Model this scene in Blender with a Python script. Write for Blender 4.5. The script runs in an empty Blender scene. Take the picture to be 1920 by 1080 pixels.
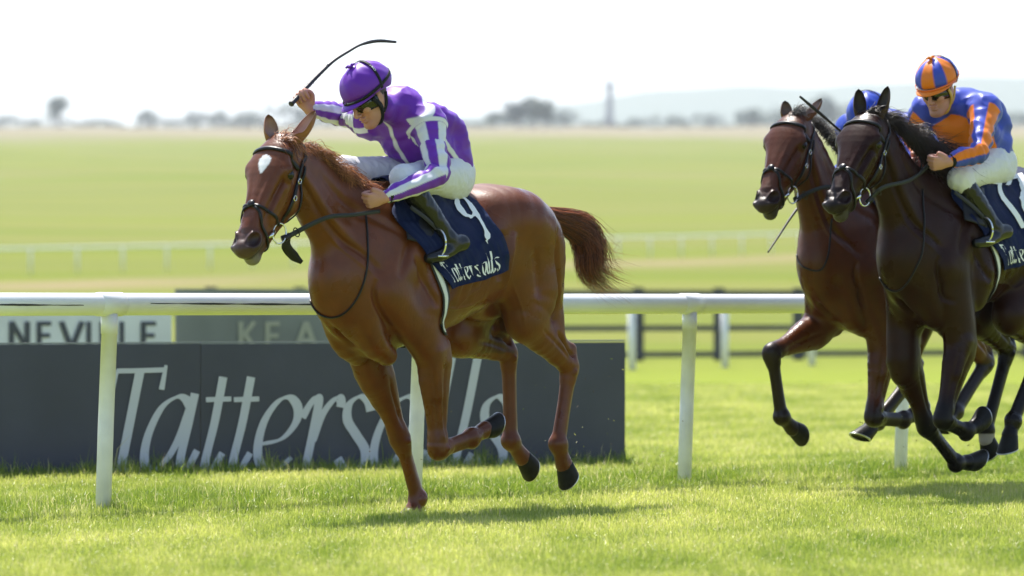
import bpy, math, random
import numpy as np
from math import radians, sin, cos, pi
from mathutils import Vector, Matrix
C = bpy.context.scene.collection
scene = bpy.context.scene
rng = np.random.default_rng(7)
# ------------------------------------------------------------------ camera, sky, sun, exposure
CAM_H = 1.09
FPX = 9067.0            # focal length in pixels of a 1920 px wide frame (170 mm on 36 mm)
HOR = 565.0             # eye-level row of the photograph
HAZE = .00011
cam_d = bpy.data.cameras.new('camera'); cam = bpy.data.objects.new('camera', cam_d); C.objects.link(cam)
cam_d.lens = 170.0; cam_d.sensor_width = 36.0
cam_d.clip_start = 0.5; cam_d.clip_end = 60000
cam.location = (0, 0, CAM_H)
cam.rotation_euler = (radians(90) + math.atan(25 / FPX), 0, 0)
cam_d.dof.use_dof = True; cam_d.dof.focus_distance = 24.7; cam_d.dof.aperture_fstop = 3.0
scene.camera = cam
SUN_EL, SUN_AZ = radians(60), radians(-24)      # high, behind the horses, a little left
world = bpy.data.worlds.new('World'); scene.world = world; world.use_nodes = True
wn = world.node_tree
sky = wn.nodes.new('ShaderNodeTexSky'); sky.sky_type = 'NISHITA'; sky.sun_disc = False
sky.sun_elevation = SUN_EL; sky.sun_rotation = SUN_AZ
sky.altitude = 100; sky.air_density = 1.0; sky.dust_density = 1.0; sky.ozone_density = 1.0
bg = wn.nodes['Background']; bg.inputs['Strength'].default_value = 0.12
wn.links.new(sky.outputs[0], bg.inputs[0])
sun_d = bpy.data.lights.new('sun', 'SUN'); sun = bpy.data.objects.new('sun', sun_d); C.objects.link(sun)
sun_d.energy = 5.0; sun_d.angle = radians(0.5); sun_d.color = (1, 0.955, 0.88)
sdir = Vector((sin(SUN_AZ) * cos(SUN_EL), cos(SUN_AZ) * cos(SUN_EL), sin(SUN_EL)))   # towards the sun
sun.rotation_euler = sdir.to_track_quat('Z', 'Y').to_euler()
scene.view_settings.view_transform = 'Standard'; scene.view_settings.look = 'None'
scene.view_settings.exposure = 1.05; scene.view_settings.gamma = 1.0
scene.render.engine = 'CYCLES'
scene.cycles.use_denoising = True
scene.cycles.max_bounces = 6; scene.cycles.transparent_max_bounces = 6
scene.cycles.volume_bounces = 0

# ------------------------------------------------------------------ helpers
def tag(o, label=None, cat=None, group=None, kind=None):
    if label: o['label'] = label
    if cat: o['category'] = cat
    if group: o['group'] = group
    if kind: o['kind'] = kind
    return o
def empty(name, loc=(0, 0, 0), rz=0.0, parent=None):
    o = bpy.data.objects.new(name, None); C.objects.link(o)
    o.location = loc; o.rotation_euler = (0, 0, rz); o.empty_display_size = .2
    if parent: o.parent = parent
    return o
def srgb(*c):
    r = []
    for v in c:
        v = v / 255.0
        r.append(v / 12.92 if v <= .04045 else ((v + .055) / 1.055) ** 2.4)
    return tuple(r)
class MB:
    """collects quads/tris, builds ONE mesh object"""
    def __init__(s): s.v = []; s.f = []; s.n = 0; s.c = []
    def add(s, V, F, col=None):
        V = np.asarray(V, float); F = [tuple(i + s.n for i in f) for f in F]
        s.v.append(V); s.f += F; s.n += len(V)
        if col is not None: s.c.append(np.tile(np.array(list(col) + [1.0])[None, :4], (len(V), 1)))
        return s
    def box(s, lo, hi, M=None, col=None):
        x0, y0, z0 = lo; x1, y1, z1 = hi
        V = np.array([(x0,y0,z0),(x1,y0,z0),(x1,y1,z0),(x0,y1,z0),(x0,y0,z1),(x1,y0,z1),(x1,y1,z1),(x0,y1,z1)], float)
        if M is not None: V = V @ np.asarray(M[:3, :3]).T + np.asarray(M[:3, 3])
        return s.add(V, [(0,3,2,1),(4,5,6,7),(0,1,5,4),(1,2,6,5),(2,3,7,6),(3,0,4,7)], col)
    def tube(s, P, R, seg=12, cap=True, up=(0, 0, 1), flat=1.0, col=None):
        """tube along points P with radius R; flat squeezes it along the binormal"""
        P = np.asarray(P, float); n = len(P)
        R = np.broadcast_to(np.asarray(R, float), (n,))
        T = np.gradient(P, axis=0); T /= np.linalg.norm(T, axis=1)[:, None] + 1e-12
        N = np.zeros_like(P); prev = np.asarray(up, float)
        for i in range(n):
            a = prev - T[i] * (prev @ T[i])
            if np.linalg.norm(a) < 1e-5: a = np.cross(T[i], (1, 0, .1))
            a /= np.linalg.norm(a); N[i] = a; prev = a
        B = np.cross(T, N)
        an = np.linspace(0, 2 * pi, seg, endpoint=False)
        V = (P[:, None] + R[:, None, None] * (np.cos(an)[None, :, None] * N[:, None] + flat * np.sin(an)[None, :, None] * B[:, None])).reshape(-1, 3)
        F = []
        for i in range(n - 1):
            for j in range(seg):
                k = (j + 1) % seg
                F.append((i*seg+j, i*seg+k, (i+1)*seg+k, (i+1)*seg+j))
        if cap:
            F.append(tuple(range(seg))[::-1]); F.append(tuple((n-1)*seg + j for j in range(seg)))
        return s.add(V, F, col)
    def build(s, name, mat, parent=None, smooth=True):
        V = np.concatenate(s.v) if s.v else np.zeros((0, 3))
        me = bpy.data.meshes.new(name); me.from_pydata(V.tolist(), [], s.f); me.update()
        if s.c and sum(len(c) for c in s.c) == len(V):
            a = me.color_attributes.new('Col', 'FLOAT_COLOR', 'POINT'); a.data.foreach_set('color', np.concatenate(s.c).astype(np.float32).ravel())
        if smooth: me.shade_smooth() if hasattr(me, 'shade_smooth') else [setattr(p, 'use_smooth', True) for p in me.polygons]
        o = bpy.data.objects.new(name, me); C.objects.link(o)
        if mat: me.materials.append(mat)
        if parent: o.parent = parent
        return o
def catmull(P, sub):
    P = np.asarray(P, float); n = len(P)
    if n < 3 or sub <= 1:
        t = np.linspace(0, n - 1, (n - 1) * max(sub, 1) + 1); i = np.minimum(t.astype(int), n - 2); f = (t - i)[:, None]
        return P[i] * (1 - f) + P[i + 1] * f
    Q = np.vstack([2 * P[0] - P[1], P, 2 * P[-1] - P[-2]])
    out = []
    for i in range(n - 1):
        p0, p1, p2, p3 = Q[i], Q[i + 1], Q[i + 2], Q[i + 3]
        for j in range(sub):
            t = j / sub
            out.append(.5 * ((2 * p1) + (-p0 + p2) * t + (2 * p0 - 5 * p1 + 4 * p2 - p3) * t * t + (-p0 + 3 * p1 - 3 * p2 + p3) * t ** 3))
    out.append(P[-1]); return np.array(out)

# ------------------------------------------------------------------ materials
def mat(name, col, rough=.6, spec=.5, metal=0, noise=None, bump=None, sheen=0, coat=0, vcol=False, trans=0, emit=None):
    m = bpy.data.materials.new(name); m.use_nodes = True; nt = m.node_tree; b = nt.nodes['Principled BSDF']
    b.inputs['Base Color'].default_value = (*col, 1); b.inputs['Roughness'].default_value = rough
    b.inputs['Specular IOR Level'].default_value = spec; b.inputs['Metallic'].default_value = metal
    b.inputs['Sheen Weight'].default_value = sheen; b.inputs['Coat Weight'].default_value = coat
    b.inputs['Sheen Roughness'].default_value = .4
    tc = nt.nodes.new('ShaderNodeTexCoord'); src = None
    if vcol:
        a = nt.nodes.new('ShaderNodeVertexColor'); a.layer_name = 'Col'; src = a.outputs[0]
    if noise:
        sc, amt = noise[:2]
        n = nt.nodes.new('ShaderNodeTexNoise'); n.inputs['Scale'].default_value = sc; n.inputs['Detail'].default_value = 5
        nt.links.new(tc.outputs['Object'], n.inputs['Vector'])
        mr = nt.nodes.new('ShaderNodeMapRange'); mr.inputs[1].default_value = .3; mr.inputs[2].default_value = .7
        mr.inputs[3].default_value = 1 - amt; mr.inputs[4].default_value = 1 + amt
        nt.links.new(n.outputs[0], mr.inputs[0])
        mx = nt.nodes.new('ShaderNodeVectorMath'); mx.operation = 'SCALE'
        if src is not None: nt.links.new(src, mx.inputs[0])
        else: mx.inputs[0].default_value = col
        nt.links.new(mr.outputs[0], mx.inputs['Scale']); src = mx.outputs[0]
    if src is not None: nt.links.new(src, b.inputs['Base Color'])
    if bump:
        sc, st, di = bump[:3]
        n2 = nt.nodes.new('ShaderNodeTexNoise'); n2.inputs['Scale'].default_value = sc; n2.inputs['Detail'].default_value = 4
        if len(bump) > 3:
            mp = nt.nodes.new('ShaderNodeMapping'); mp.inputs['Scale'].default_value = bump[3]
            nt.links.new(tc.outputs['Object'], mp.inputs[0]); nt.links.new(mp.outputs[0], n2.inputs['Vector'])
        else: nt.links.new(tc.outputs['Object'], n2.inputs['Vector'])
        bp = nt.nodes.new('ShaderNodeBump'); bp.inputs['Strength'].default_value = st; bp.inputs['Distance'].default_value = di
        nt.links.new(n2.outputs[0], bp.inputs['Height']); nt.links.new(bp.outputs[0], b.inputs['Normal'])
    if trans:
        t = nt.nodes.new('ShaderNodeBsdfTranslucent'); ms = nt.nodes.new('ShaderNodeMixShader'); ms.inputs[0].default_value = trans
        if src is not None: nt.links.new(src, t.inputs[0])
        else: t.inputs[0].default_value = (*col, 1)
        out = nt.nodes['Material Output']; nt.links.new(b.outputs[0], ms.inputs[1]); nt.links.new(t.outputs[0], ms.inputs[2]); nt.links.new(ms.outputs[0], out.inputs[0])
    return m

# ------------------------------------------------------------------ implicit surfaces (for bodies and clothes)
def nrm(v): v = np.asarray(v, float); return v / (np.linalg.norm(v) + 1e-12)
class Chain:
    """round-section limb through points; rh = radius, rw = radius along axis n (flattened sections)"""
    def __init__(s, pts, rh, rw=None, n=None, k=.03, sub=3, op='add', seam=None):
        pts = np.asarray(pts, float); rh = np.broadcast_to(np.asarray(rh, float), (len(pts),)).copy()
        rw = rh.copy() if rw is None else np.broadcast_to(np.asarray(rw, float), (len(pts),)).copy()
        A = np.hstack([pts, rh[:, None], rw[:, None]])
        if len(pts) > 2: A = catmull(A, sub)
        s.P = A[:, :3]; s.rh = np.maximum(A[:, 3], .002); s.rw = np.maximum(A[:, 4], .002)
        s.n = None if n is None else nrm(n); s.k = k; s.op = op
        m = max(s.rh.max(), s.rw.max()) + k + .03
        s.lo = s.P.min(0) - m; s.hi = s.P.max(0) + m
    def ev(s, X):
        best = np.full(len(X), 9., np.float32)
        for i in range(len(s.P) - 1):
            a = s.P[i].astype(np.float32); ab = (s.P[i + 1] - s.P[i]).astype(np.float32); L = float(ab @ ab) + 1e-12
            D = X - a; t = np.clip(D @ ab / L, 0, 1); D = D - t[:, None] * ab
            rh = s.rh[i] + (s.rh[i + 1] - s.rh[i]) * t; q = np.einsum('ij,ij->i', D, D); l = np.sqrt(q)
            if s.n is None: d = l - rh
            else:
                rw = s.rw[i] + (s.rw[i + 1] - s.rw[i]) * t; dl = D @ s.n.astype(np.float32)
                kk = np.sqrt(np.maximum(q - dl * dl, 0) / rh ** 2 + dl * dl / rw ** 2)
                d = np.where(kk > 1e-3, l * (1 - 1 / np.maximum(kk, 1e-3)), -np.minimum(rh, rw))
            np.minimum(best, d, out=best)
        return best
class Ell:
    def __init__(s, c, r, axes=None, k=.02, op='add'):
        s.c = np.asarray(c, float); s.r = np.broadcast_to(np.asarray(r, float), (3,)).copy(); s.A = np.eye(3) if axes is None else np.array([nrm(a) for a in axes])
        s.k = k; s.op = op; m = s.r.max() + k + .03; s.lo = s.c - m; s.hi = s.c + m
    def ev(s, X):
        q = (X - s.c.astype(np.float32)) @ s.A.T.astype(np.float32)
        k0 = np.linalg.norm(q / s.r, axis=1); k1 = np.linalg.norm(q / s.r ** 2, axis=1)
        return np.where(k1 > 1e-6, k0 * (k0 - 1) / np.maximum(k1, 1e-6), -s.r.min())
def field(prims, X):
    X = np.asarray(X, np.float32); F = np.full(len(X), 1.0, np.float32)
    for p in prims:
        m = np.all((X > p.lo) & (X < p.hi), axis=1); idx = np.nonzero(m)[0]
        if not len(idx): continue
        d = p.ev(X[idx]); a = F[idx]; k = p.k
        if p.op == 'add':
            h = np.maximum(k - np.abs(a - d), 0) / k; F[idx] = np.minimum(a, d) - h * h * k * .25
        else:
            d = -d; h = np.maximum(k - np.abs(a - d), 0) / k; F[idx] = np.maximum(a, d) + h * h * k * .25
    return F
def grad(prims, X, e=.003):
    g = np.zeros((len(X), 3), np.float32)
    for i in range(3):
        o = np.zeros(3); o[i] = e
        g[:, i] = (field(prims, X + o) - field(prims, X - o)) / (2 * e)
    return g
def project(prims, X, off=0.0, it=3):
    X = np.asarray(X, float).copy()
    for _ in range(it):
        f = field(prims, X) - off; g = grad(prims, X); gg = (g * g).sum(1)
        st = f / np.maximum(gg, .15); X -= (np.clip(st, -.04, .04)[:, None] * g)
    return X
def normals(prims, X):
    g = grad(prims, X, .004); return g / (np.linalg.norm(g, axis=1)[:, None] + 1e-9)
def mesh_field(prims, h):
    adds = [p for p in prims if p.op == 'add']
    lo = np.min([p.lo for p in adds], axis=0); hi = np.max([p.hi for p in adds], axis=0)
    m = 4; H = h * m
    nb = np.ceil((hi - lo) / H).astype(int) + 1
    ax = [lo[i] + np.arange(nb[i] + 1) * H for i in range(3)]
    G = np.stack(np.meshgrid(*ax, indexing='ij'), -1).reshape(-1, 3)
    Fc = field(prims, G).reshape([n + 1 for n in nb])
    act = np.zeros(nb, bool); near = (np.abs(Fc) < H * 1.6)
    sg = Fc < 0; allin = np.ones(nb, bool); anyin = np.zeros(nb, bool)
    for i in (0, 1):
        for j in (0, 1):
            for k in (0, 1):
                sl = (slice(i, nb[0] + i), slice(j, nb[1] + j), slice(k, nb[2] + k))
                act |= near[sl]; allin &= sg[sl]; anyin |= sg[sl]
    act |= (anyin & ~allin)
    nf = nb * m + 1
    M = np.zeros(nf, bool)
    A = np.repeat(np.repeat(np.repeat(act, m, 0), m, 1), m, 2)
    for i in (0, 1):
        for j in (0, 1):
            for k in (0, 1):
                M[i:nf[0]-1+i, j:nf[1]-1+j, k:nf[2]-1+k] |= A
    F = np.ones(nf, np.float32)
    S = np.repeat(np.repeat(np.repeat(allin, m, 0), m, 1), m, 2); F[:-1, :-1, :-1][S] = -1
    idx = np.nonzero(M); X = np.stack([lo[i] + idx[i] * h for i in range(3)], -1)
    vals = np.empty(len(X), np.float32)
    for c0 in range(0, len(X), 400000): vals[c0:c0 + 400000] = field(prims, X[c0:c0 + 400000])
    F[idx] = vals
    ins = F < 0
    c = [n - 1 for n in nf]; cnt = np.zeros(c, np.int8)
    for i in (0, 1):
        for j in (0, 1):
            for k in (0, 1): cnt += ins[i:c[0]+i, j:c[1]+j, k:c[2]+k]
    cell = (cnt > 0) & (cnt < 8); ci = np.array(np.nonzero(cell)).T
    vid = np.full(c, -1, np.int64); vid[cell] = np.arange(len(ci))
    acc = np.zeros((len(ci), 3)); num = np.zeros(len(ci))
    cor = [(i, j, k) for i in (0, 1) for j in (0, 1) for k in (0, 1)]
    for a in cor:
        for ax_ in range(3):
            if a[ax_]: continue
            b = list(a); b[ax_] = 1
            fa = F[ci[:, 0]+a[0], ci[:, 1]+a[1], ci[:, 2]+a[2]]; fb = F[ci[:, 0]+b[0], ci[:, 1]+b[1], ci[:, 2]+b[2]]
            mk = (fa < 0) != (fb < 0); t = np.where(mk, fa / np.where(fa - fb == 0, 1, fa - fb), 0)
            pt = np.tile(np.array(a, float), (len(ci), 1)); pt[:, ax_] += t
            acc[mk] += pt[mk]; num += mk
    V = lo + (ci + acc / num[:, None]) * h
    Q = []
    for ax_ in range(3):
        o = [1 if i == ax_ else 0 for i in range(3)]; u, v = [(1, 2), (2, 0), (0, 1)][ax_]
        s0 = ins[:nf[0]-o[0], :nf[1]-o[1], :nf[2]-o[2]]; s1 = ins[o[0]:, o[1]:, o[2]:]
        e = np.array(np.nonzero(s0 != s1)).T
        e = e[(e[:, u] > 0) & (e[:, v] > 0) & (e[:, u] < c[u]) & (e[:, v] < c[v])]
        flip = ~s0[e[:, 0], e[:, 1], e[:, 2]]
        def g(du, dv):
            q = e.copy(); q[:, u] -= du; q[:, v] -= dv; return vid[q[:, 0], q[:, 1], q[:, 2]]
        q = np.stack([g(1, 1), g(0, 1), g(0, 0), g(1, 0)], -1); q[flip] = q[flip][:, ::-1]
        Q.append(q)
    Q = np.concatenate(Q); Q = Q[(Q >= 0).all(1)]
    Vp = project(prims, V, 0, 2); dd = np.linalg.norm(Vp - V, axis=1); bad = dd > h * 1.2; Vp[bad] = V[bad]
    return Vp, Q
def np_mesh(name, V, Q, material, parent=None, col=None, smooth=True):
    me = bpy.data.meshes.new(name); n = Q.shape[1]
    me.vertices.add(len(V)); me.vertices.foreach_set('co', np.asarray(V, np.float32).ravel())
    me.loops.add(len(Q) * n); me.loops.foreach_set('vertex_index', Q.astype(np.int32).ravel())
    me.polygons.add(len(Q)); me.polygons.foreach_set('loop_start', np.arange(0, len(Q) * n, n, dtype=np.int32))
    me.polygons.foreach_set('use_smooth', np.full(len(Q), smooth))
    me.update(calc_edges=True); me.validate()
    if col is not None:
        a = me.color_attributes.new('Col', 'FLOAT_COLOR', 'POINT'); c4 = np.ones((len(V), 4), np.float32); c4[:, :3] = col
        a.data.foreach_set('color', c4.ravel())
    o = bpy.data.objects.new(name, me); C.objects.link(o)
    if material: me.materials.append(material)
    if parent: o.parent = parent
    return o
def vnoise(P, sc, seed=0):
    """cheap smooth noise from summed sines"""
    r = np.random.default_rng(seed); P = np.asarray(P) * sc; s = 0
    for i in range(6):
        w = r.normal(size=3); w /= np.linalg.norm(w); s = s + np.sin(P @ (w * (1 + i * .45)) * 2.1 + r.uniform(0, 6) + 1.3 * np.sin(P @ r.normal(size=3) * .9))
    return s / 6
M = {}
# ------------------------------------------------------------------ horses
class Frame:
    """a galloping horse's own axes: x forward, y to its left, z up; at() turns a measured direction plus a known lateral offset into such coordinates"""
    def __init__(s, px, D0, yaw=50.0):
        s.c, s.s = cos(radians(yaw)), sin(radians(yaw)); s.D0 = D0; s.X0 = (px - 960) / FPX * D0; s.yaw = yaw
    def at(s, px, py, y=0.0):
        a = (px - 960) / FPX
        x = (s.X0 + s.s * y - a * (s.D0 - s.c * y)) / (s.c - a * s.s)
        D = s.D0 - s.s * x - s.c * y
        return np.array([x, y, CAM_H - (py - HOR) / FPX * D])
    def root(s, name): return empty(name, (s.X0, s.D0, 0), pi + radians(s.yaw))
class Head:
    def __init__(s, poll, pitch, yaw, scale=1.0, roll=0.0):
        p, w = radians(pitch), radians(yaw)
        s.u = np.array([sin(p) * cos(w), sin(p) * sin(w), -cos(p)]); s.f = np.array([cos(p) * cos(w), cos(p) * sin(w), sin(p)])
        s.l = np.array([-sin(w), cos(w), 0.])
        if roll:
            r = radians(roll); l, f = s.l.copy(), s.f.copy(); s.l = l * cos(r) + s.u * sin(r); s.u = s.u * cos(r) - l * sin(r)
        s.o = np.asarray(poll, float); s.k = scale
    def __call__(s, a, b, c=0.0): return s.o + s.k * (a * s.u + b * s.f + c * s.l)
    def inv(s, P): Q = (np.asarray(P) - s.o) / s.k; return np.stack([Q @ s.u, Q @ s.f, Q @ s.l], -1)

def horse_prims(J, hd):
    Y = np.array([0, 1., 0]); P = []; T = J['lift']; tilt = J.get('tilt', 0.0)
    def t(x, y, z): return np.array([x, y, z + T + tilt * x])
    S = [(-.95,1.46,1.24,.12),(-.87,1.57,1.19,.185),(-.74,1.665,1.16,.24),(-.58,1.70,1.11,.262),(-.40,1.655,1.03,.266),(-.18,1.63,.945,.264),(.02,1.67,.89,.250),(.2,1.66,.845,.235),(.34,1.58,.855,.205),(.44,1.48,.92,.165)]
    P.append(Chain([t(x, 0, (a + b) / 2) for x, a, b, w in S], [(a - b) / 2 for x, a, b, w in S], [w for *_, w in S], Y, k=.05, sub=2))
    # croup muscles, flank, shoulder, breast
    for sg in (1, -1):
        P.append(Chain([t(-.50, sg*.13, 1.52), t(-.68, sg*.15, 1.50), t(-.87, sg*.115, 1.37), t(-.915, sg*.10, 1.18)], [.13,.165,.145,.115], k=.07))
        P.append(Chain([t(.02, sg*.11, 1.52), t(.20, sg*.165, 1.33), t(.39, sg*.16, 1.14)], [.09,.10,.10], [.07,.075,.085], Y, k=.06))
        P.append(Chain([t(-.02, sg*.17, 1.32), t(.08, sg*.19, 1.12), t(.12, sg*.17, .98)], [.10,.12,.09], [.07,.085,.08], Y, k=.05))
        P.append(Chain([t(.40, sg*.085, 1.26), t(.468, sg*.085, 1.08), t(.40, sg*.09, .90), t(.30, sg*.10, .82)], [.075,.09,.078,.055], k=.028))
    P.append(Chain([t(.43, 0, 1.14), t(.37, 0, .92), t(.2, 0, .83)], [.08,.08,.055], k=.03))
    P.append(Chain([t(.40, 0, 1.60), t(.10, 0, 1.66), t(-.1, 0, 1.60)], [.05,.035,.03], k=.08))
    # sheath and groin
    P.append(Chain([t(-.50, 0, 1.04), t(-.60, 0, 1.04), t(-.72, 0, 1.10)], [.045,.055,.07], k=.06))
    # neck
    N = J['neck']
    P.append(Chain([n[0] for n in N], [n[1] for n in N], [n[2] for n in N], J.get('neck_n', Y), k=.07, sub=3))
    a, b = N[0][0], N[-1][0]
    for sg in (1, -1):     # brachiocephalic muscle and jugular groove
        mids = [N[i][0] + np.array([.35 * N[i][1] * .8, 0, -.35 * N[i][1]]) + Y * sg * N[i][2] * .62 for i in range(len(N))]
        P.append(Chain(mids, [n[2] * .52 for n in N], k=.035))
    # front legs
    for key, sg in (('LF', 1), ('RF', -1)):
        E, K, F, Co = [np.asarray(q) for q in J[key][:4]]
        top = t(.30, sg*.165, 1.10) if J.get(key+'_sh') is None else J[key+'_sh']
        d = K - E
        P.append(Chain([top, E, E + d*.3, E + d*.62, E + d*.86], [.115,.108,.083,.058,.048], [.085,.085,.068,.052,.047], Y, k=.035))
        P.append(Chain([t(.40, sg*.165, 1.13), E*.45 + t(.40, sg*.165, 1.13)*.55, E], [.07,.085,.075], [.05,.06,.05], Y, k=.02))
        ax = nrm(K - E)
        bk = nrm(np.cross(Y, ax));  bk = bk if bk[0] < 0 else -bk
        P.append(Chain([E + bk*.05 + d*.0, E + bk*.05 + d*.3, E + bk*.03 + d*.7], [.06,.05,.028], k=.03))
        P.append(Chain([E - bk*.025 + Y*sg*.03 + d*.02, E - bk*.022 + Y*sg*.03 + d*.45], [.06,.038], k=.018))
        P.append(Chain([K - ax*.06, K + ax*.0, K + nrm(F-K)*.05], [.051,.059,.046], [.048,.054,.044], Y, k=.022))
        fw = nrm(ax - nrm(F-K)) if np.linalg.norm(ax - nrm(F-K)) > .15 else -bk
        P.append(Ell(K + fw*.012, .040, k=.02))
        c = F - K; cb = nrm(np.cross(Y, c)); cb = cb if cb @ bk > 0 else -cb
        P.append(Chain([K + c*.08, K + c*.45, K + c*.85], [.041,.035,.038], [.034,.030,.033], Y, k=.02))
        P.append(Chain([K + c*.12 + cb*.034, K + c*.5 + cb*.032, F - c*.08 + cb*.030], [.017,.015,.019], k=.010))
        P.append(Ell(F, [.051,.046,.051], k=.02)); P.append(Ell(F + cb*.026, .031, k=.02))
        P.append(Chain([F, (F+Co)/2, Co], [.043,.039,.046], [.040,.037,.046], Y, k=.02))
    # hind legs
    for key, sg in (('LH', 1), ('RH', -1)):
        St, Hk, F, Co = [np.asarray(q) for q in J[key][:4]]
        hip = t(-.76, sg*.14, 1.38); hip2 = t(-.60, sg*.14, 1.38)
        P.append(Chain([hip, hip*.45 + St*.55 + np.array([-.06,0,0]), St], [.185,.155,.105], [.13,.125,.09], Y, k=.05))
        P.append(Chain([hip2, (hip2+St)/2 + np.array([.01,0,0]), St], [.15,.12,.09], [.10,.10,.075], Y, k=.06))
        P.append(Chain([t(-.90, sg*.11, 1.25), (t(-.90, sg*.11, 1.22) + Hk)/2 + np.array([.04,0,.03]), St*.3 + Hk*.7], [.11,.085,.05], [.085,.065,.045], Y, k=.05))
        g = Hk - St; gn = nrm(g); back = nrm(np.array([-1,0,.15]) - gn*(gn @ np.array([-1,0,.15])))
        P.append(Chain([St, St + g*.3, St + g*.65, St + g*.92], [.108,.095,.066,.053], [.085,.075,.052,.044], Y, k=.04))
        P.append(Ell(St + np.array([.02,0,-.01]), [.07,.06,.075], k=.04))
        ph = Hk + back*.085 - gn*.045                          # point of hock
        P.append(Chain([St*.50 + Hk*.50 + back*.07, ph], [.030,.022], [.022,.02], Y, k=.03))
        P.append(Chain([St*.35 + Hk*.65 + back*.04, ph*.6 + Hk*.4], [.035,.035], [.016,.018], Y, k=.03))
        P.append(Chain([ph, Hk + back*.045 + nrm(F-Hk)*.05], [.027,.030], k=.022))
        P.append(Chain([Hk - gn*.04, Hk, Hk + nrm(F-Hk)*.06], [.052,.054,.044], [.046,.047,.038], Y, k=.022))
        c = F - Hk; cb = nrm(back - nrm(c)*(nrm(c) @ back))
        P.append(Chain([Hk + c*.08, Hk + c*.45, Hk + c*.88], [.045,.037,.040], [.036,.032,.034], Y, k=.02))
        P.append(Chain([Hk + c*.1 + cb*.036, Hk + c*.5 + cb*.034, F - c*.08 + cb*.032], [.018,.016,.019], k=.010))
        P.append(Ell(F, [.053,.047,.053], k=.02)); P.append(Ell(F + cb*.026, .032, k=.02))
        P.append(Chain([F, (F+Co)/2, Co], [.044,.040,.046], [.041,.038,.046], Y, k=.02))
    # dock of the tail
    P.append(Chain([t(-.90, 0, 1.55), t(-1.0, 0, 1.53), t(-1.1, 0, 1.47)], [.05,.04,.028], k=.04))
    # head
    H = hd; k = H.k; L = H.l
    sec = [(-.02,.01,-.10,.062),(.05,.035,-.15,.075),(.12,.05,-.185,.082),(.20,.045,-.195,.078),(.28,.038,-.188,.068),(.36,.028,-.162,.056),(.44,.02,-.150,.050),(.51,.014,-.118,.050),(.555,.004,-.09,.046)]
    P.append(Chain([H(a, (f+b)/2) for a, f, b, w in sec], [k*(f-b)/2 for a, f, b, w in sec], [k*w*1.14 for *_, w in sec], L, k=.03, sub=2))
    P.append(Chain([H(.0,.0), H(.08,.02), H(.16,.022), H(.26,.012), H(.38,.0), H(.47,-.004)], [k*q for q in (.045,.043,.040,.030,.024,.024)], [k*q*1.15 for q in (.06,.088,.098,.068,.046,.043)], L, k=.02))
    for sg in (1, -1):
        P.append(Ell(H(.150, .012, sg*.100), [k*.040, k*.028, k*.028], (H.u, H.f, L), k=.016)); P.append(Ell(H(.172, -.012, sg*.104), [k*.036, k*.030, k*.024], (H.u, H.f, L), k=.016))           # brow over the eye
        P.append(Ell(H(.225, -.125, sg*.060), [k*.090, k*.074, k*.038], (H.u, H.f, L), k=.010))            # cheek
        P.append(Chain([H(.235, -.025, sg*.094), H(.30, -.032, sg*.079), H(.365, -.036, sg*.063)], k*.012, k=.02)); P.append(Chain([H(.21, -.045, sg*.078), H(.29, -.055, sg*.066), H(.38, -.06, sg*.052)], [k*.032, k*.030, k*.022], k=.025)); P.append(Chain([H(.19, .028, sg*.060), H(.30, .022, sg*.040), H(.43, .006, sg*.028)], k*.014, k=.016))
        P.append(Chain([H(.24, -.19, sg*.035), H(.36, -.145, sg*.028), H(.46, -.112, sg*.022)], k*.022, k=.02))       # jaw
        P.append(Ell(H(.525, -.020, sg*.046), [k*.056, k*.042, k*.033], (H.u, H.f, L), k=.014))          # nostril rim
        P.append(Ell(H(.045, -.02, sg*.062), [k*.05, k*.03, k*.022], (H.u, H.f, L), k=.02))
    P.append(Ell(H(.565, -.022), [k*.038, k*.040, k*.050], (H.u, H.f, L), k=.02))                        # upper lip
    P.append(Ell(H(.562, -.098), [k*.036, k*.034, k*.038], (H.u, H.f, L), k=.015))                       # chin
    P.append(Chain([H(.42, -.115), H(.49, -.112), H(.565, -.100)], [k*.03, k*.03, k*.026], [k*.036, k*.034, k*.03], L, k=.02))
    for sg in (1, -1):
        P.append(Chain([H(.612, -.056, sg*.004), H(.585, -.062, sg*.038), H(.53, -.076, sg*.058), H(.46, -.098, sg*.064)], k*.010, k=.008, op='sub'))   # mouth
        P.append(Ell(H(.530, .002, sg*.062), [k*.038, k*.028, k*.027], (nrm(H.u + .35*H.f), nrm(H.f - .35*H.u), L), k=.007, op='sub'))  # nostril
        P.append(Ell(H(.552, .018, sg*.046), [k*.022, k*.016, k*.019], (H.u, H.f, L), k=.008, op='sub'))
        P.append(Ell(H(.172, -.008, sg*.132), [k*.024, k*.015, k*.020], (H.u, H.f, L), k=.006, op='sub'))  # eye socket
        P.append(Ell(H(.10, -.03, sg*.098), [k*.025, k*.016, k*.006], (H.u, H.f, L), k=.025, op='sub'))
    return P

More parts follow.
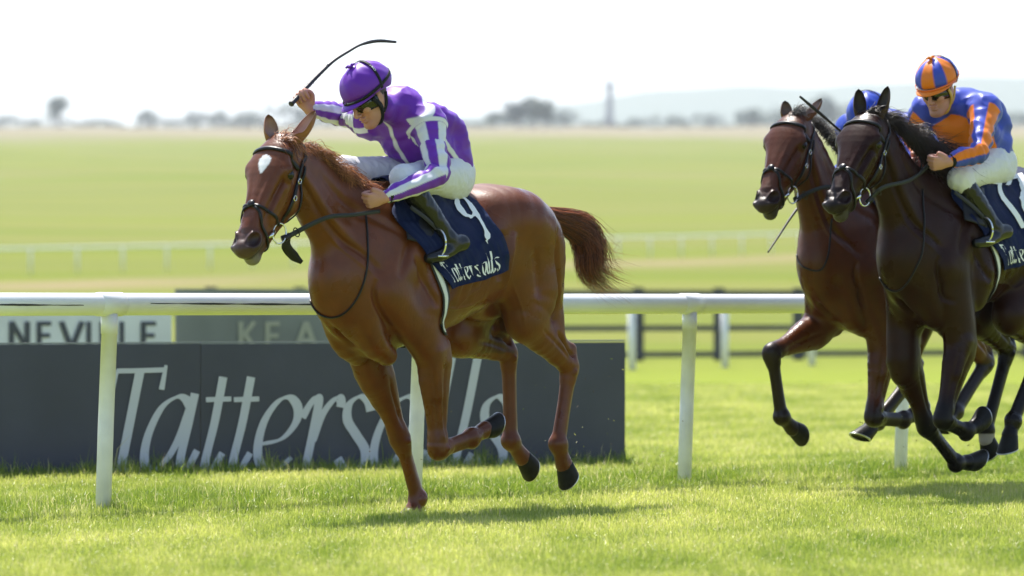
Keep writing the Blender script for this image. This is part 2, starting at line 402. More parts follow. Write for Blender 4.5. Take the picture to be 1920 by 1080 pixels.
def sculpt(V, P, J, hd):
    """grooves, ribs, tendons and veins worked into the skin along short strokes"""
    T = J['lift']; tl = J.get('tilt', 0); S = []
    def st(pts, w, d, both=True, lift=True):
        for sg in ((1, -1) if both else (1,)):
            S.append((np.array([[q[0], q[1]*sg, q[2] + (T + tl*q[0] if lift else 0)] for q in pts]), w, d))
    st([(.08,.12,1.58),(.22,.17,1.40),(.36,.2,1.20)], .024, -.010); st([(-.06,.2,1.42),(-.07,.24,1.22),(-.02,.24,1.05),(.03,.2,.96)], .022, -.013)
    st([(.26,.2,1.32),(.17,.24,1.18),(.10,.24,1.06)], .018, -.008); st([(.14,.2,1.42),(.06,.22,1.30),(.02,.24,1.18)], .016, -.005)
    st([(.55,0,1.24),(.52,0,1.08),(.40,0,.92)], .018, -.016, False); st([(.46,.14,1.20),(.44,.16,1.06),(.34,.17,.95)], .014, -.010)
    st([(-.80,.2,1.46),(-.84,.2,1.28),(-.88,.18,1.08),(-.90,.16,.95)], .018, -.010); st([(-.66,.2,1.40),(-.70,.24,1.24),(-.72,.24,1.10)], .022, -.006)
    st([(-.50,.24,1.45),(-.47,.25,1.28),(-.49,.22,1.13)], .020, .010); st([(-.41,.24,1.45),(-.40,.26,1.32),(-.42,.26,1.18)], .030, -.012)
    for x0 in (-.10,-.17,-.24,-.31): st([(x0,.26,1.46),(x0-.045,.28,1.26),(x0-.02,.25,1.06)], .016, -.0035)
    st([(.0,.24,1.04),(-.12,.27,1.01),(-.24,.26,1.03),(-.34,.25,1.09)], .008, .005); st([(-.12,.26,1.01),(-.18,.27,1.10),(-.30,.27,1.16)], .006, .004)
    st([(-.55,.2,1.20),(-.62,.22,1.05),(-.66,.2,.97)], .007, .004)
    N_ = J['neck']
    g = [N_[i][0] + np.array([.45*N_[i][1], 0, -.40*N_[i][1]]) + np.array([0, N_[i][2]*.8, 0]) for i in range(4, -1, -1)]
    st(g, .016, -.009, lift=False); g2 = [q + np.array([.03, 0, -.03]) for q in g[1:]]; st(g2, .007, .004, lift=False)
    g = [N_[i][0] + np.array([-.15*N_[i][1], N_[i][2], .15*N_[i][1]]) for i in range(3, -1, -1)]; st(g, .024, -.006, lift=False)
    for key in ('LF', 'RF'):
        E, K, F, Co = [np.asarray(q) for q in J[key][:4]]; d = K-E; o = np.array([0, .08 if key[0] == 'L' else -.08, 0]); ax = nrm(d); bk = nrm(np.cross([0, 1, 0], ax)); bk = bk if bk[0] < 0 else -bk
        for a in (o + bk*.01, -o + bk*.01, o*.6 - bk*.05): S.append((np.array([E+a+d*.12, E+a*.9+d*.5, E+a*.7+d*.88]), .011, -.0075))
        S.append((np.array([E+o-bk*.03+d*.2, E+o*.9-bk*.02+d*.6, K+o*.5]), .006, .004))
        for a in (.55, -.55): S.append((np.array([K+o*a, K+o*a+nrm(F-K)*.03]), .014, .006))
    for key in ('LH', 'RH'):
        St, Hk, F, Co = [np.asarray(q) for q in J[key][:4]]; g = Hk-St; gn = nrm(g); bk = nrm(np.array([-1, 0, .15]) - gn*(gn@np.array([-1, 0, .15])))
        for y in (.06, -.06): S.append((np.array([St+bk*.06+g*.45+[0, y, 0], St+bk*.052+g*.75+[0, y, 0], Hk+bk*.045-gn*.03+[0, y, 0]]), .014, -.013)); S.append((np.array([St+g*.1+[0, y*1.3, 0]-bk*.02, St+g*.5+[0, y, 0], Hk+[0, y, 0]-gn*.06]), .010, -.006)); S.append((np.array([Hk+[0, y, 0]-bk*.012, Hk+[0, y, 0]-bk*.012+nrm(F-Hk)*.04]), .013, .006))
    for a in (1, -1):
        S.append((np.array([hd(.19,-.01,a*.1), hd(.27,-.06,a*.09), hd(.36,-.07,a*.07), hd(.44,-.05,a*.06)]), .006, .0035)); S.append((np.array([hd(.135,.02,a*.11), hd(.15,.014,a*.12), hd(.185,.006,a*.12)]), .007, .005)); S.append((np.array([hd(.19,-.03,a*.11), hd(.30,-.045,a*.085), hd(.37,-.05,a*.068)]), .010, -.004))
        S.append((np.array([hd(.45,-.03,a*.06), hd(.47,-.06,a*.06), hd(.50,-.07,a*.06)]), .006, -.004)); S.append((np.array([hd(.46,.02,a*.03), hd(.49,.0,a*.06), hd(.505,-.03,a*.065)]), .006, -.003))
    N = None; D = np.zeros(len(V)); N = normals(P, V)
    for pts, w, d in S:
        X = project(P, catmull(pts, 6) if len(pts) > 2 else catmull(pts, 6), 0, 3); near = np.nonzero(np.all((V > X.min(0)-w*3) & (V < X.max(0)+w*3), axis=1))[0]
        if not len(near): continue
        best, tt, *_ = seg_param(V[near], X); L = len(X)-1; fade = np.clip(np.minimum(tt, L-tt)/(L*.25), 0, 1)**.7; D[near] += (2.1 if w > .0125 else 1.3)*d*np.exp(-(best/w)**2)*fade
    return V + N*D[:, None]
def seg_param(V, pts):
    best = np.full(len(V), 9.); tt = np.zeros(len(V)); foot = np.zeros((len(V), 3)); ax = np.zeros((len(V), 3))
    for i in range(len(pts)-1):
        ab = pts[i+1]-pts[i]; D = V-pts[i]; t = np.clip(D@ab/(ab@ab+1e-12), 0, 1); d = np.linalg.norm(D - t[:, None]*ab, axis=1); m = d < best
        best[m] = d[m]; tt[m] = i + t[m]; foot[m] = pts[i] + t[m][:, None]*ab; ax[m] = nrm(ab)
    return best, tt, foot, ax
def ss(x, a, b): t = np.clip((x - a) / (b - a), 0, 1); return t * t * (3 - 2 * t)
def horse_colour(V, J, hd, kind):
    n1 = vnoise(V, 9, 3)[:, None]; n2 = vnoise(V, 40, 5)[:, None]
    A = hd.inv(V); a, b, c = A.T
    dark = {'chestnut': (.085,.022,.008), 'bay': (.012,.007,.006), 'dark': (.008,.006,.006)}[kind]
    base = {'chestnut': (.120,.0300,.0052), 'bay': (.080,.0205,.0045), 'dark': (.022,.0058,.0020)}[kind]
    col = np.tile(np.array(base), (len(V), 1)) * (1 + .10 * n1 + .05 * n2)
    def blend(m, k): nonlocal col; m = np.clip(m, 0, 1)[:, None]; col = col * (1 - m) + np.array(k) * m
    for key in ('LF', 'RF', 'LH', 'RH'):
        q = [np.asarray(x) for x in J[key]]; pts = [q[0], q[1], q[2], q[3]]
        best = np.full(len(V), 9.); tt = np.zeros(len(V))
        for i in range(3):
            ab = pts[i+1] - pts[i]; D = V - pts[i]; t = np.clip(D @ ab / (ab @ ab), 0, 1); d = np.linalg.norm(D - t[:, None]*ab, axis=1)
            m = d < best; best[m] = d[m]; tt[m] = (i + t)[m]
        near = best < .10
        lo = {'chestnut': 1.2, 'bay': .72, 'dark': .62}[kind]
        blend(near * ss(tt + .08*n1[:, 0], lo, lo + (.9 if kind == 'chestnut' else .3)) * (.45 if kind == 'chestnut' else .95), dark)
        if kind == 'dark' and key == 'RH': blend(near * (tt > 2.35) * (best < .08), (.35,.30,.27))
    onhead = (a > -.05) & (np.abs(c) < .16) & (b > -.3) & (b < .12)
    mz = {'chestnut': (.060,.034,.030), 'bay': (.02,.014,.014), 'dark': (.018,.013,.013)}[kind]
    blend(onhead * ss(a + .02*n1[:, 0], .44, .545) * .85, mz)
    lipm = onhead * ss(a, .53, .58) * ss(-b, .05, .075); blend(lipm * .8, (.20,.17,.155) if kind == 'chestnut' else (.06,.05,.045))
    blend(onhead * np.exp(-(((a-.170)/.034)**2 + ((np.abs(c)-.122)/.026)**2 + ((b+.008)/.026)**2)) * .95, np.array(dark)*.35)
    for sg in (1, -1):
        q = np.exp(-(((a-.530)/.034)**2 + ((c-sg*.058)/.024)**2 + ((b+.006)/.026)**2)); blend(onhead * np.clip(q*1.5, 0, .97), (.02,.008,.007))
    mo = np.abs(b + .060 + .10*np.clip(.60-a, 0, .15)*2.0) < .007; blend(onhead * mo * (a > .46) * .75, (.02,.012,.012))
    if kind == 'chestnut':
        w = np.interp(a + .006*n2[:, 0], [.100,.112,.130,.152,.185,.215], [-.01,.020,.033,.032,.016,-.006]) + .003*n2[:, 0]; st = ss(w - np.abs(c - .004), -.003, .003) * (b > 0)
        blend(onhead * st, (.75,.73,.74))
        q = np.array(J['sun_glint']) if 'sun_glint' in J else None
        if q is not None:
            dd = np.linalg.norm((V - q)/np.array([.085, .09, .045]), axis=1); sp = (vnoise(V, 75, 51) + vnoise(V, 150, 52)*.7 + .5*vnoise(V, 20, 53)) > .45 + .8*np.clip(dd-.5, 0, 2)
            blend(sp * ss(1.25-dd, 0, .3) * .55, (.50,.48,.47))  # pale speckles painting the sun's glint on the rump into the coat colour
        # belly and groin darker hair
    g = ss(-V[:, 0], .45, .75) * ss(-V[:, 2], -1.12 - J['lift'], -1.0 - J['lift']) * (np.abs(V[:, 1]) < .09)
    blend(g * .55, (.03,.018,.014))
    return np.clip(col, .002, 1)

def ear(mb, base, d, open_dir, length, width, tip_bend=(0, 0, 0), cin=(.3,.17,.13), cout=(.2,.07,.03), ctip=(.05,.02,.015)):
    d = nrm(d); o = nrm(np.asarray(open_dir) - d * (d @ np.asarray(open_dir))); s = np.cross(d, o)
    NU, NV = 16, 18; rings = []; cols = []
    for side, off in ((0, 0.0), (1, -.0045)):
        for i in range(NU):
            u = i / (NU - 1); r = width * (.62 + .9*u) * (1 - u**1.6) if u > .25 else width * (.52 + 1.05*u) * (1 - u**1.6)
            r = width * (0.55 + 1.75*u - 1.2*u*u) * np.sqrt(max(1 - u**2.2, 0)) + .0015
            opn = 2.2 - 1.15 * ss(np.array(u), 0, .5)
            cen = np.asarray(base) + d * length * u + np.asarray(tip_bend) * u**3 * length
            for j in range(NV):
                v = (j / (NV - 1) * 2 - 1) * (pi - (pi - opn) * .62 * min(1, u*2.4))
                rr = max(r + off * (1 - u*.6), .0008)
                rings.append(cen + rr * (-cos(v) * o * .85 + sin(v) * s))
                base_c = np.array(cin if side else cout); m = ss(np.array(u), .8, 1.0) + (.35 if (side == 0 and j in (0, NV-1)) else 0)
                cols.append(base_c * (1 - min(m, 1)) + np.array(ctip) * min(m, 1))
    F = []
    for sd in (0, 1):
        for i in range(NU - 1):
            for j in range(NV - 1):
                q = (sd*NU*NV + i*NV + j, sd*NU*NV + i*NV + j+1, sd*NU*NV + (i+1)*NV + j+1, sd*NU*NV + (i+1)*NV + j); F.append(q if sd else q[::-1])
    o2 = NU*NV
    for i in range(NU - 1):
        F.append((i*NV, (i+1)*NV, o2+(i+1)*NV, o2+i*NV)); F.append((i*NV+NV-1, o2+i*NV+NV-1, o2+(i+1)*NV+NV-1, (i+1)*NV+NV-1))
    mb.v.append(np.array(rings)); mb.f += [tuple(x + mb.n for x in f) for f in F]; mb.n += len(rings)
    mb.c.append(np.hstack([np.array(cols), np.ones((len(cols), 1))]))

def hoof(parent, Co, F, T, matl, shoe, side=np.array([0, 1., 0]), name='hoof'):
    """Co coronet centre, F fetlock, T toe tip at the sole"""
    ax = nrm(T - Co); pst = nrm(Co - F)
    n = nrm(np.cross(side, ax)); n = n if n @ (T - F) > 0 or True else -n
    # sole normal: lies between pastern direction and toe direction
    f = nrm(T - Co)                           # down the front wall
    lat = nrm(side - f * (side @ f)); bkd = np.cross(lat, f)      # from front wall to heel
    if bkd @ (Co - T + np.array([0, 0, 0])) == 0: pass
    if bkd @ J_back < 0: bkd = -bkd
    L = np.linalg.norm(T - Co) ; rings = []; NS = 28; q = []
    for i, (t, r) in enumerate([(-.14,.038),(0.0,.0475),(.12,.048),(.5,.054),(.97,.061),(1.0,.060),(1.0,.050),(.93,.044)]):
        for j in range(NS):
            an = 2*pi*j/NS; x = cos(an); y = sin(an)
            rr = r * (1 - .10 * max(0, -x)**2)
            # front (x=1) goes down full length, heel shorter
            down = L * (t if i < 1 else t * (.70 + .30 * x)) if i > 1 else L * t
            p = Co + f * down - bkd * rr * x * .98 + lat * rr * y + bkd * .006
            q.append(p)
    Fc = []
    for i in range(7):
        for j in range(NS):
            k = (j+1) % NS; Fc.append((i*NS+j, i*NS+k, (i+1)*NS+k, (i+1)*NS+j))
    Fc.append(tuple(7*NS + j for j in range(NS))); Fc.append(tuple(range(NS))[::-1])
    mb = MB(); mb.add(np.array(q), Fc); h = mb.build(name, matl, parent)
    # racing plate: crescent on the sole rim
    mb = MB(); pts = []
    for j in range(19):
        an = (j / 18 * 2 - 1) * 2.3; x, y = cos(an), sin(an); r = .056 * (1 - .10*max(0, -x)**2)
        pts.append(Co + f * (L * (1.0) * (.70 + .30*x) + .001) - bkd * r * x * .98 + lat * r * y + bkd * .006)
    mb.tube(pts, .0042, 6, flat=1.6); mb.build('horseshoe', shoe, h)
    return h
J_back = np.array([-1., 0, 0])

def hair(name, roots, paths, r0, matl, parent, col, seed=1, seg=3, n=8):
    """many tapered strands in one mesh; paths(i,t)-> offset arrays"""
    V = []; Fs = []; cols = []; off = 0; R = np.random.default_rng(seed)
    N = len(roots); t = np.linspace(0, 1, n)
    P = paths                                              # (N, n, 3)
    T = np.gradient(P, axis=1); T /= np.linalg.norm(T, axis=2, keepdims=True) + 1e-9
    A = np.cross(T, np.array([.3, .5, .81])); A /= np.linalg.norm(A, axis=2, keepdims=True) + 1e-9; B = np.cross(T, A)
    rad = (r0 * R.uniform(.6, 1.3, N))[:, None] * (1 - t[None] ** 2.5 * .9)
    rings = [P + rad[..., None] * (cos(an) * A + sin(an) * B) for an in np.linspace(0, 2*pi, seg, endpoint=False)]
    V = np.stack(rings, 2).reshape(-1, 3)
    idx = np.arange(N * n * seg).reshape(N, n, seg); q = []
    for s in range(seg):
        s2 = (s + 1) % seg
        q.append(np.stack([idx[:, :-1, s], idx[:, :-1, s2], idx[:, 1:, s2], idx[:, 1:, s]], -1).reshape(-1, 4))
    c = np.repeat(np.asarray(col), n * seg, axis=0) if np.ndim(col) == 2 else np.tile(np.asarray(col), (len(V), 1))
    c = c.reshape(N, n, seg, 3)
    return np_mesh(name, V, np.concatenate(q), matl, parent, np.clip(c, 0, 1).reshape(-1, 3))
# ------------------------------------------------------------------ tack, hair, lettering
M['leather'] = mat('black_leather', (.010,.009,.010), rough=.35, spec=.28, bump=(90, .2, .002))
M['rein'] = mat('rubber_rein', (.035,.036,.032), rough=.6, spec=.2)
M['steel'] = mat('polished_steel', (.75,.74,.70), rough=.25, metal=1)
M['navy'] = mat('navy_cloth', (.007,.014,.050), rough=.7, spec=.15, noise=(14, .15), bump=(260, .4, .002))
M['white_print'] = mat('white_print', (.78,.78,.80), rough=.7)
M['girth'] = mat('webbing_white', (.70,.70,.68), rough=.8, bump=(200, .4, .002))
M['dark_web'] = mat('webbing_black', (.03,.03,.035), rough=.8)

def strap(mb, P, pts, w, off=.004, th=.004, sub=8, proj=True, it=3, col=None):
    """flat strap lying on the animal through pts; w full width"""
    X = catmull(pts, sub)
    if proj:
        X = project(P, X, off, it); 
        for _ in range(2): X[1:-1] = (X[:-2] + 2*X[1:-1] + X[2:]) / 4
        X = project(P, X, off, 2); N = normals(P, X)
    else:
        N = np.tile(np.array(proj if not isinstance(proj, bool) else (0, 0, 1.)), (len(X), 1))
    T = np.gradient(X, axis=0); T /= np.linalg.norm(T, axis=1)[:, None] + 1e-9
    B = np.cross(T, N); B /= np.linalg.norm(B, axis=1)[:, None] + 1e-9; N = np.cross(B, T)
    hw = np.broadcast_to(np.asarray(w, float) / 2, (len(X),))[:, None] if np.ndim(w) == 0 else (np.interp(np.linspace(0, 1, len(X)), np.linspace(0, 1, len(w)), w) / 2)[:, None]
    r = [X - B*hw - N*th, X - B*hw*.98 + N*th*.6, X + N*th, X + B*hw*.98 + N*th*.6, X + B*hw - N*th]
    V = np.stack(r, 1).reshape(-1, 3); n = len(X); F = []
    for i in range(n - 1):
        for j in range(5):
            k = (j + 1) % 5; F.append((i*5+j, (i+1)*5+j, (i+1)*5+k, i*5+k))
    F.append((0,1,2,3,4)); F.append(tuple((n-1)*5 + j for j in (4,3,2,1,0)))
    mb.add(V, F, col); return X
def flat_strap(mb, pts, w, nvec, th=.0035, sub=6, col=None):
    X = catmull(pts, sub); T = np.gradient(X, axis=0); T /= np.linalg.norm(T, axis=1)[:, None] + 1e-9
    N = np.tile(nrm(nvec), (len(X), 1)); N -= T * (N * T).sum(1)[:, None]; N /= np.linalg.norm(N, axis=1)[:, None]; B = np.cross(T, N)
    hw = (np.interp(np.linspace(0, 1, len(X)), np.linspace(0, 1, len(w)), w) / 2)[:, None] if np.ndim(w) else w / 2
    V = np.stack([X - B*hw - N*th, X - B*hw + N*th, X + B*hw + N*th, X + B*hw - N*th], 1).reshape(-1, 3); n = len(X); F = []
    for i in range(n - 1):
        for j in range(4): k = (j+1) % 4; F.append((i*4+j, (i+1)*4+j, (i+1)*4+k, i*4+k))
    F += [(0,1,2,3), tuple((n-1)*4 + j for j in (3,2,1,0))]; mb.add(V, F, col); return X
def torus(mb, c, ax1, ax2, R1, R2, r, arc=(0, 2*pi), seg=36):
    an = np.linspace(arc[0], arc[1], seg); P = np.asarray(c) + np.cos(an)[:, None]*np.asarray(ax1)*R1 + np.sin(an)[:, None]*np.asarray(ax2)*R2
    mb.tube(P, r, 8, up=np.cross(ax1, ax2))
def bridle(root, P, hd, mats=('leather', 'rein'), hand=None, hand_r=None):
    """bridle of several pieces on the horse"""
    br = empty('bridle', parent=root); H = hd
    mb = MB()
    strap(mb, P, [H(.10,-.07,-.10), H(.088,.0,-.095), H(.075,.05,-.05), H(.07,.065,0), H(.075,.05,.05), H(.088,.0,.095), H(.10,-.07,.10)], .020*H.k, .006, .005)
    mb.build('browband', M['leather'], br)
    for sg in (1, -1):
        mb = MB()
        strap(mb, P, [H(.0,-.10,sg*.01), H(.02,-.10,sg*.05), H(.07,-.085,sg*.08), H(.15,-.10,sg*.085), H(.25,-.11,sg*.085), H(.31,-.125,sg*.078), H(.345,-.14,sg*.068)], .017*H.k, .006, .0045)
        strap(mb, P, [H(.06,-.11,sg*.075), H(.15,-.14,sg*.085), H(.25,-.178,sg*.072), H(.31,-.20,sg*.03), H(.315,-.20,0)], .014*H.k, .006, .004)
        b = mb.build('cheekpiece', M['leather'], br)
        for a_ in (.145, .235):
            mb = MB(); q = project(P, np.array([H(a_,-.10 - (.01 if a_ > .2 else 0),sg*.086)]), .014)[0]
            torus(mb, q, H.u, H.f, .013, .011, .0022); mb.build('buckle', M['steel'], b)
    mb = MB()
    for sg in (1, -1):
        strap(mb, P, [H(.36,.04,0), H(.365,.015,sg*.045), H(.365,-.05,sg*.065), H(.37,-.13,sg*.062)], .015, .006, .004)
        strap(mb, P, [H(.36,.04,0), H(.385,.02,sg*.04), H(.435,-.015,sg*.056), H(.465,-.07,sg*.06), H(.49,-.13,sg*.035), H(.495,-.15,0)], .015, .006, .004)
    nb = mb.build('noseband', M['leather'], br)
    mb = MB(); q = project(P, np.array([H(.36,.05,0)]), .010)[0]
    Rr = [.021,.020,.012,.003]; Z = [0,.006,.010,.011]; V = [q + r*(cos(a)*H.u + sin(a)*H.l) + z*H.f for r, z in zip(Rr, Z) for a in np.linspace(0, 2*pi, 18, endpoint=False)]
    mb.add(V, [(i*18+j, i*18+(j+1) % 18, (i+1)*18+(j+1) % 18, (i+1)*18+j) for i in range(3) for j in range(18)]); mb.build('leather_pad', M['leather'], nb)
    ringc = {}
    for sg in (1, -1):
        c = project(P, np.array([H(.405,-.150,sg*.066)]), .012)[0]; ringc[sg] = c
        mb = MB(); ax2 = nrm(H.f - .2*H.l*sg); torus(mb, c + H.l*sg*.004, H.u, ax2, .050*H.k, .040*H.k, .0042)
        e = c + H.u*.012 + ax2*.040*H.k
        mb.tube([c + ax2*.036*H.k + H.u*.012 + H.l*sg*.004, H(.450,-.090,sg*.070), H(.465,-.09,sg*.045)], [.012,.010,.004], 10)
        mb.build('bit', M['steel'], br)
    for sg, hp in ((1, hand), (-1, hand_r)):
        if hp is None: continue
        c = ringc[sg]; hp = [np.asarray(q) for q in hp]; rear = c - H.f*.040*H.k + H.l*sg*.006
        pts = [rear] + hp; d = nrm(pts[1] - pts[0])
        mb = MB(); flat_strap(mb, pts, [.024,.022,.020,.020], (0, sg, .15), .004)
        rr = mb.build('rein', M['rein'], br)
        mb = MB(); q = rear + d*.075; torus(mb, q, nrm(np.cross(d, H.l)), H.l, .024, .016, .003); mb.tube([rear - d*.012, rear + d*.035], [.018,.016], 10, flat=.6)
        mb.build('rein_stop', M['leather'], rr)
    return br, ringc

class Sheet:
    """cloth laid over the animal from a control grid (rows x columns of local points)"""
    def __init__(s, ctrl, P, off, nu=28, nv=56, wave=.0):
        Cg = np.array(ctrl, float); A = np.array([catmull(r, 10) for r in Cg]); t = np.linspace(0, A.shape[1]-1, nu).astype(int); A = A[:, t]
        B = np.array([catmull(A[:, j], 12) for j in range(nu)]); t = np.linspace(0, B.shape[1]-1, nv).astype(int); G = B[:, t].transpose(1, 0, 2)   # nv x nu
        X = project(P, G.reshape(-1, 3), off, 5); N = normals(P, X)
        if wave: X = X + N * (wave * (1 + vnoise(X, 9, 11)) * 1.0 + .35*wave*(1 + vnoise(X, 26, 12)))[:, None]
        s.G = X.reshape(nv, nu, 3); s.N = N.reshape(nv, nu, 3); s.nu, s.nv = nu, nv
        du = np.gradient(s.G, axis=1); dv = np.gradient(s.G, axis=0); n = np.cross(du, dv); n /= np.linalg.norm(n, axis=2)[..., None] + 1e-9
        sgn = np.sign((n * s.N).sum(2))[..., None]; s.N = n * sgn
    def build(s, name, m, parent, th=.005):
        nu, nv = s.nu, s.nv; top = s.G.reshape(-1, 3); bot = (s.G - s.N*th).reshape(-1, 3); V = np.vstack([top, bot]); n = nu*nv; F = []
        for i in range(nv-1):
            for j in range(nu-1):
                a, b, c, d = i*nu+j, i*nu+j+1, (i+1)*nu+j+1, (i+1)*nu+j; F += [(a,b,c,d), (n+d,n+c,n+b,n+a)]
        ed = [(j, j+1) for j in range(nu-1)] + [((nv-1)*nu+j+1, (nv-1)*nu+j) for j in range(nu-1)] + [((i+1)*nu, i*nu) for i in range(nv-1)] + [(i*nu+nu-1, (i+1)*nu+nu-1) for i in range(nv-1)]
        F += [(b, a, n+a, n+b) for a, b in ed]
        mb = MB(); mb.add(V, F); return mb.build(name, m, parent)
    def at(s, u, v, off=0):
        u = np.clip(u, 0, 1) * (s.nu-1); v = np.clip(v, 0, 1) * (s.nv-1); j = np.minimum(u.astype(int), s.nu-2); i = np.minimum(v.astype(int), s.nv-2); fu = (u-j)[:, None]; fv = (v-i)[:, None]
        L = lambda G: (G[i, j]*(1-fu)+G[i, j+1]*fu)*(1-fv) + (G[i+1, j]*(1-fu)+G[i+1, j+1]*fu)*fv
        return L(s.G) + L(s.N)*np.asarray(off).reshape(-1, 1)

# pen strokes of an italic serif alphabet: x, y with capital height 1, baseline 0
def _g(o, pts): return [((x - o) / 490, (565 - y) / 490) for x, y in pts]
GL = {
 'T': (.50, [(_g(50, [(48,90),(160,88),(281,84)]), 'b'), (_g(50, [(158,88),(110,330),(64,563)]), 's'), (_g(50, [(281,62),(272,110),(259,178)]), 'h'), (_g(50, [(52,84),(40,120),(26,170)]), 'h'), (_g(50, [(20,563),(110,563)]), 'b')]),
 'a': (.56, [(_g(160, [(398,262),(372,222),(330,214),(262,262),(205,370),(180,470),(186,540),(225,560),(290,500),(345,400),(390,275)]), 'n'), (_g(160, [(418,196),(385,350),(352,490),(354,545),(385,545),(428,466)]), 'n')]),
 't': (.27, [(_g(470, [(552,118),(512,330),(468,510),(472,556),(505,545),(548,478)]), 'n'), (_g(470, [(470,226),(590,222)]), 'b')]),
 'e': (.47, [(_g(710, [(735,436),(830,410),(895,335),(905,262),(868,216),(812,234),(750,320),(718,430),(722,520),(762,560),(815,548),(875,500)]), 'n')]),
 'r': (.43, [(_g(925, [(928,312),(958,256),(992,214),(1004,236),(985,340),(962,450),(940,560)]), 'n'), (_g(925, [(975,420),(1015,310),(1062,240),(1098,214),(1110,236),(1106,262)]), 'n')]),
 's': (.36, [(_g(1110, [(1252,280),(1238,232),(1196,212),(1148,250),(1140,320),(1180,390),(1222,460),(1216,525),(1170,562),(1120,545),(1092,505)]), 'n')]),
 'l': (.24, [(_g(1540, [(1652,26),(1600,290),(1548,510),(1552,556),(1585,545),(1625,480)]), 'n')]),
 '9': (.6, [([(.50,.72),(.44,.93),(.28,1.0),(.10,.90),(.04,.70),(.12,.50),(.28,.44),(.44,.54),(.50,.72)], 'm'), ([(.50,.76),(.48,.45),(.36,.18),(.14,.0)], 'm')]),
 '1': (.42, [([(.0,.78),(.14,.86),(.24,1.0)], 'm'), ([(.22,1.0),(.22,.5),(.22,.02)], 'm')]),
 '2': (.6, [([(.06,.76),(.14,.94),(.30,1.0),(.46,.92),(.48,.74),(.36,.50),(.16,.24),(.04,.06)], 'm'), ([(.02,.06),(.26,.07),(.52,.06)], 'm')]),
 'N': (.62, [([(.06,0),(.06,1)], 'g'), ([(.06,1),(.50,0)], 'g'), ([(.50,0),(.50,1)], 'g')]),
 'E': (.50, [([(.06,0),(.06,1)], 'g'), ([(.06,.93),(.42,.93)], 'g'), ([(.06,.5),(.38,.5)], 'g'), ([(.06,.07),(.42,.07)], 'g')]),
 'V': (.62, [([(.02,1),(.28,0)], 'g'), ([(.28,0),(.56,1)], 'g')]),
 'I': (.24, [([(.08,0),(.08,1)], 'g')]),
 'L': (.46, [([(.06,0),(.06,1)], 'g'), ([(.06,.07),(.40,.07)], 'g')]),
 'K': (.56, [([(.06,0),(.06,1)], 'g'), ([(.10,.45),(.46,1)], 'g'), ([(.18,.55),(.48,0)], 'g')]),
 'A': (.60, [([(.02,0),(.28,1)], 'g'), ([(.28,1),(.54,0)], 'g'), ([(.12,.33),(.44,.33)], 'g')]),
 'O': (.62, [([(.30,1),(.10,.85),(.04,.5),(.10,.15),(.30,0),(.50,.15),(.56,.5),(.50,.85),(.30,1)], 'g')]),
}
def stroke_quads(pts, kind, bold=1.0):
    X = catmull(pts, 8) if len(pts) > 2 else catmull(pts, 6); T = np.gradient(X, axis=0); T /= np.linalg.norm(T, axis=1)[:, None] + 1e-9; N = np.stack([-T[:, 1], T[:, 0]], 1)
    nib = np.array([cos(radians(22)), sin(radians(22))]); cr = np.abs(T[:, 0]*nib[1] - T[:, 1]*nib[0])
    w = {'n': .028 + .066*cr**1.3, 's': np.full(len(X), .088), 'h': np.linspace(.03, .055, len(X)), 'b': np.full(len(X), .048), 'm': .07 + .09*cr, 'g': np.full(len(X), .15)}[kind] * bold
    return X + N*w[:, None]/2, X - N*w[:, None]/2
def write(mb, text, x0, y0, size, mapper, base=.002, bold=1.0, gap=0.0, squeeze=1.0, col=None):
    """lay the text out in a plane; mapper(x, y, off) turns plane coordinates into points"""
    x = x0; k = 0
    for ch in text:
        if ch == ' ': x += size*.35*squeeze; continue
        adv, strokes = GL[ch]
        for pts, kind in strokes:
            L, R = stroke_quads(pts, kind, bold); n = len(L); off = base + k*.0006*min(size*4, 1) + np.linspace(0, .0005, n); k += 1
            A = mapper(x + L[:, 0]*size*squeeze, y0 + L[:, 1]*size, off); B = mapper(x + R[:, 0]*size*squeeze, y0 + R[:, 1]*size, off)
            mb.add(np.vstack([A, B]), [(i, i+1, n+i+1, n+i) for i in range(n-1)], col)
        x += (adv + gap) * size * squeeze
    return x

def mane_hair(root, name, fr, crest, kind, spread=1.0, seed=3, n=900, L=(.10, .26), blow=(-1., 0, .15), yside=.35, r0=.0016, wave=1.0, cols=None):
    R = np.random.default_rng(seed); C_ = catmull(crest, 12); u = R.uniform(0, 1, n) ** .9; idx = u * (len(C_)-1); i = np.minimum(idx.astype(int), len(C_)-2); f = (idx - i)[:, None]
    base = C_[i]*(1-f) + C_[i+1]*f; T = nrm(C_[-1]-C_[0]); base = base + R.normal(0, .008, (n, 3)) + np.array([0, .012, 0])
    Ln = R.uniform(*L, n) * (0.6 + .75*u); t = np.linspace(0, 1, 9)[None, :, None]
    d0 = np.array([-.15, .15, .75]) + R.normal(0, .22, (n, 3)); d1 = np.array(blow) + np.array([0, yside, 0]) + R.normal(0, .28*spread, (n, 3)); d2 = d1 + np.array([0, .25, -1.0]) + R.normal(0, .3*spread, (n, 3))
    clump = np.floor(u * 16).astype(int); cj = R.normal(0, .38, (20, 3)); d1 = d1 + cj[clump]; ph = R.uniform(0, 6, 20)[clump]
    nn = lambda d: d / np.linalg.norm(d, axis=1)[:, None]
    Pth = base[:, None] + Ln[:, None, None] * (nn(d0)[:, None]*(t*(1-t)**2)*1.1 + nn(d1)[:, None]*(t - .5*t*t) + nn(d2)[:, None]*(.55*t*t))
    Pth += .012*wave * np.sin(t*9 + ph[:, None, None] + R.normal(0, .3, (n, 1, 1))) * R.normal(0, 1, (20, 3))[clump][:, None] * t
    c0 = np.array(cols[0]); c1 = np.array(cols[1]); m = R.uniform(0, 1, (n, 1)) ** 1.5; col = c0*(1-m) + c1*m
    return hair(name, base, Pth, r0, M['hairm'], root, col, seed, n=9)
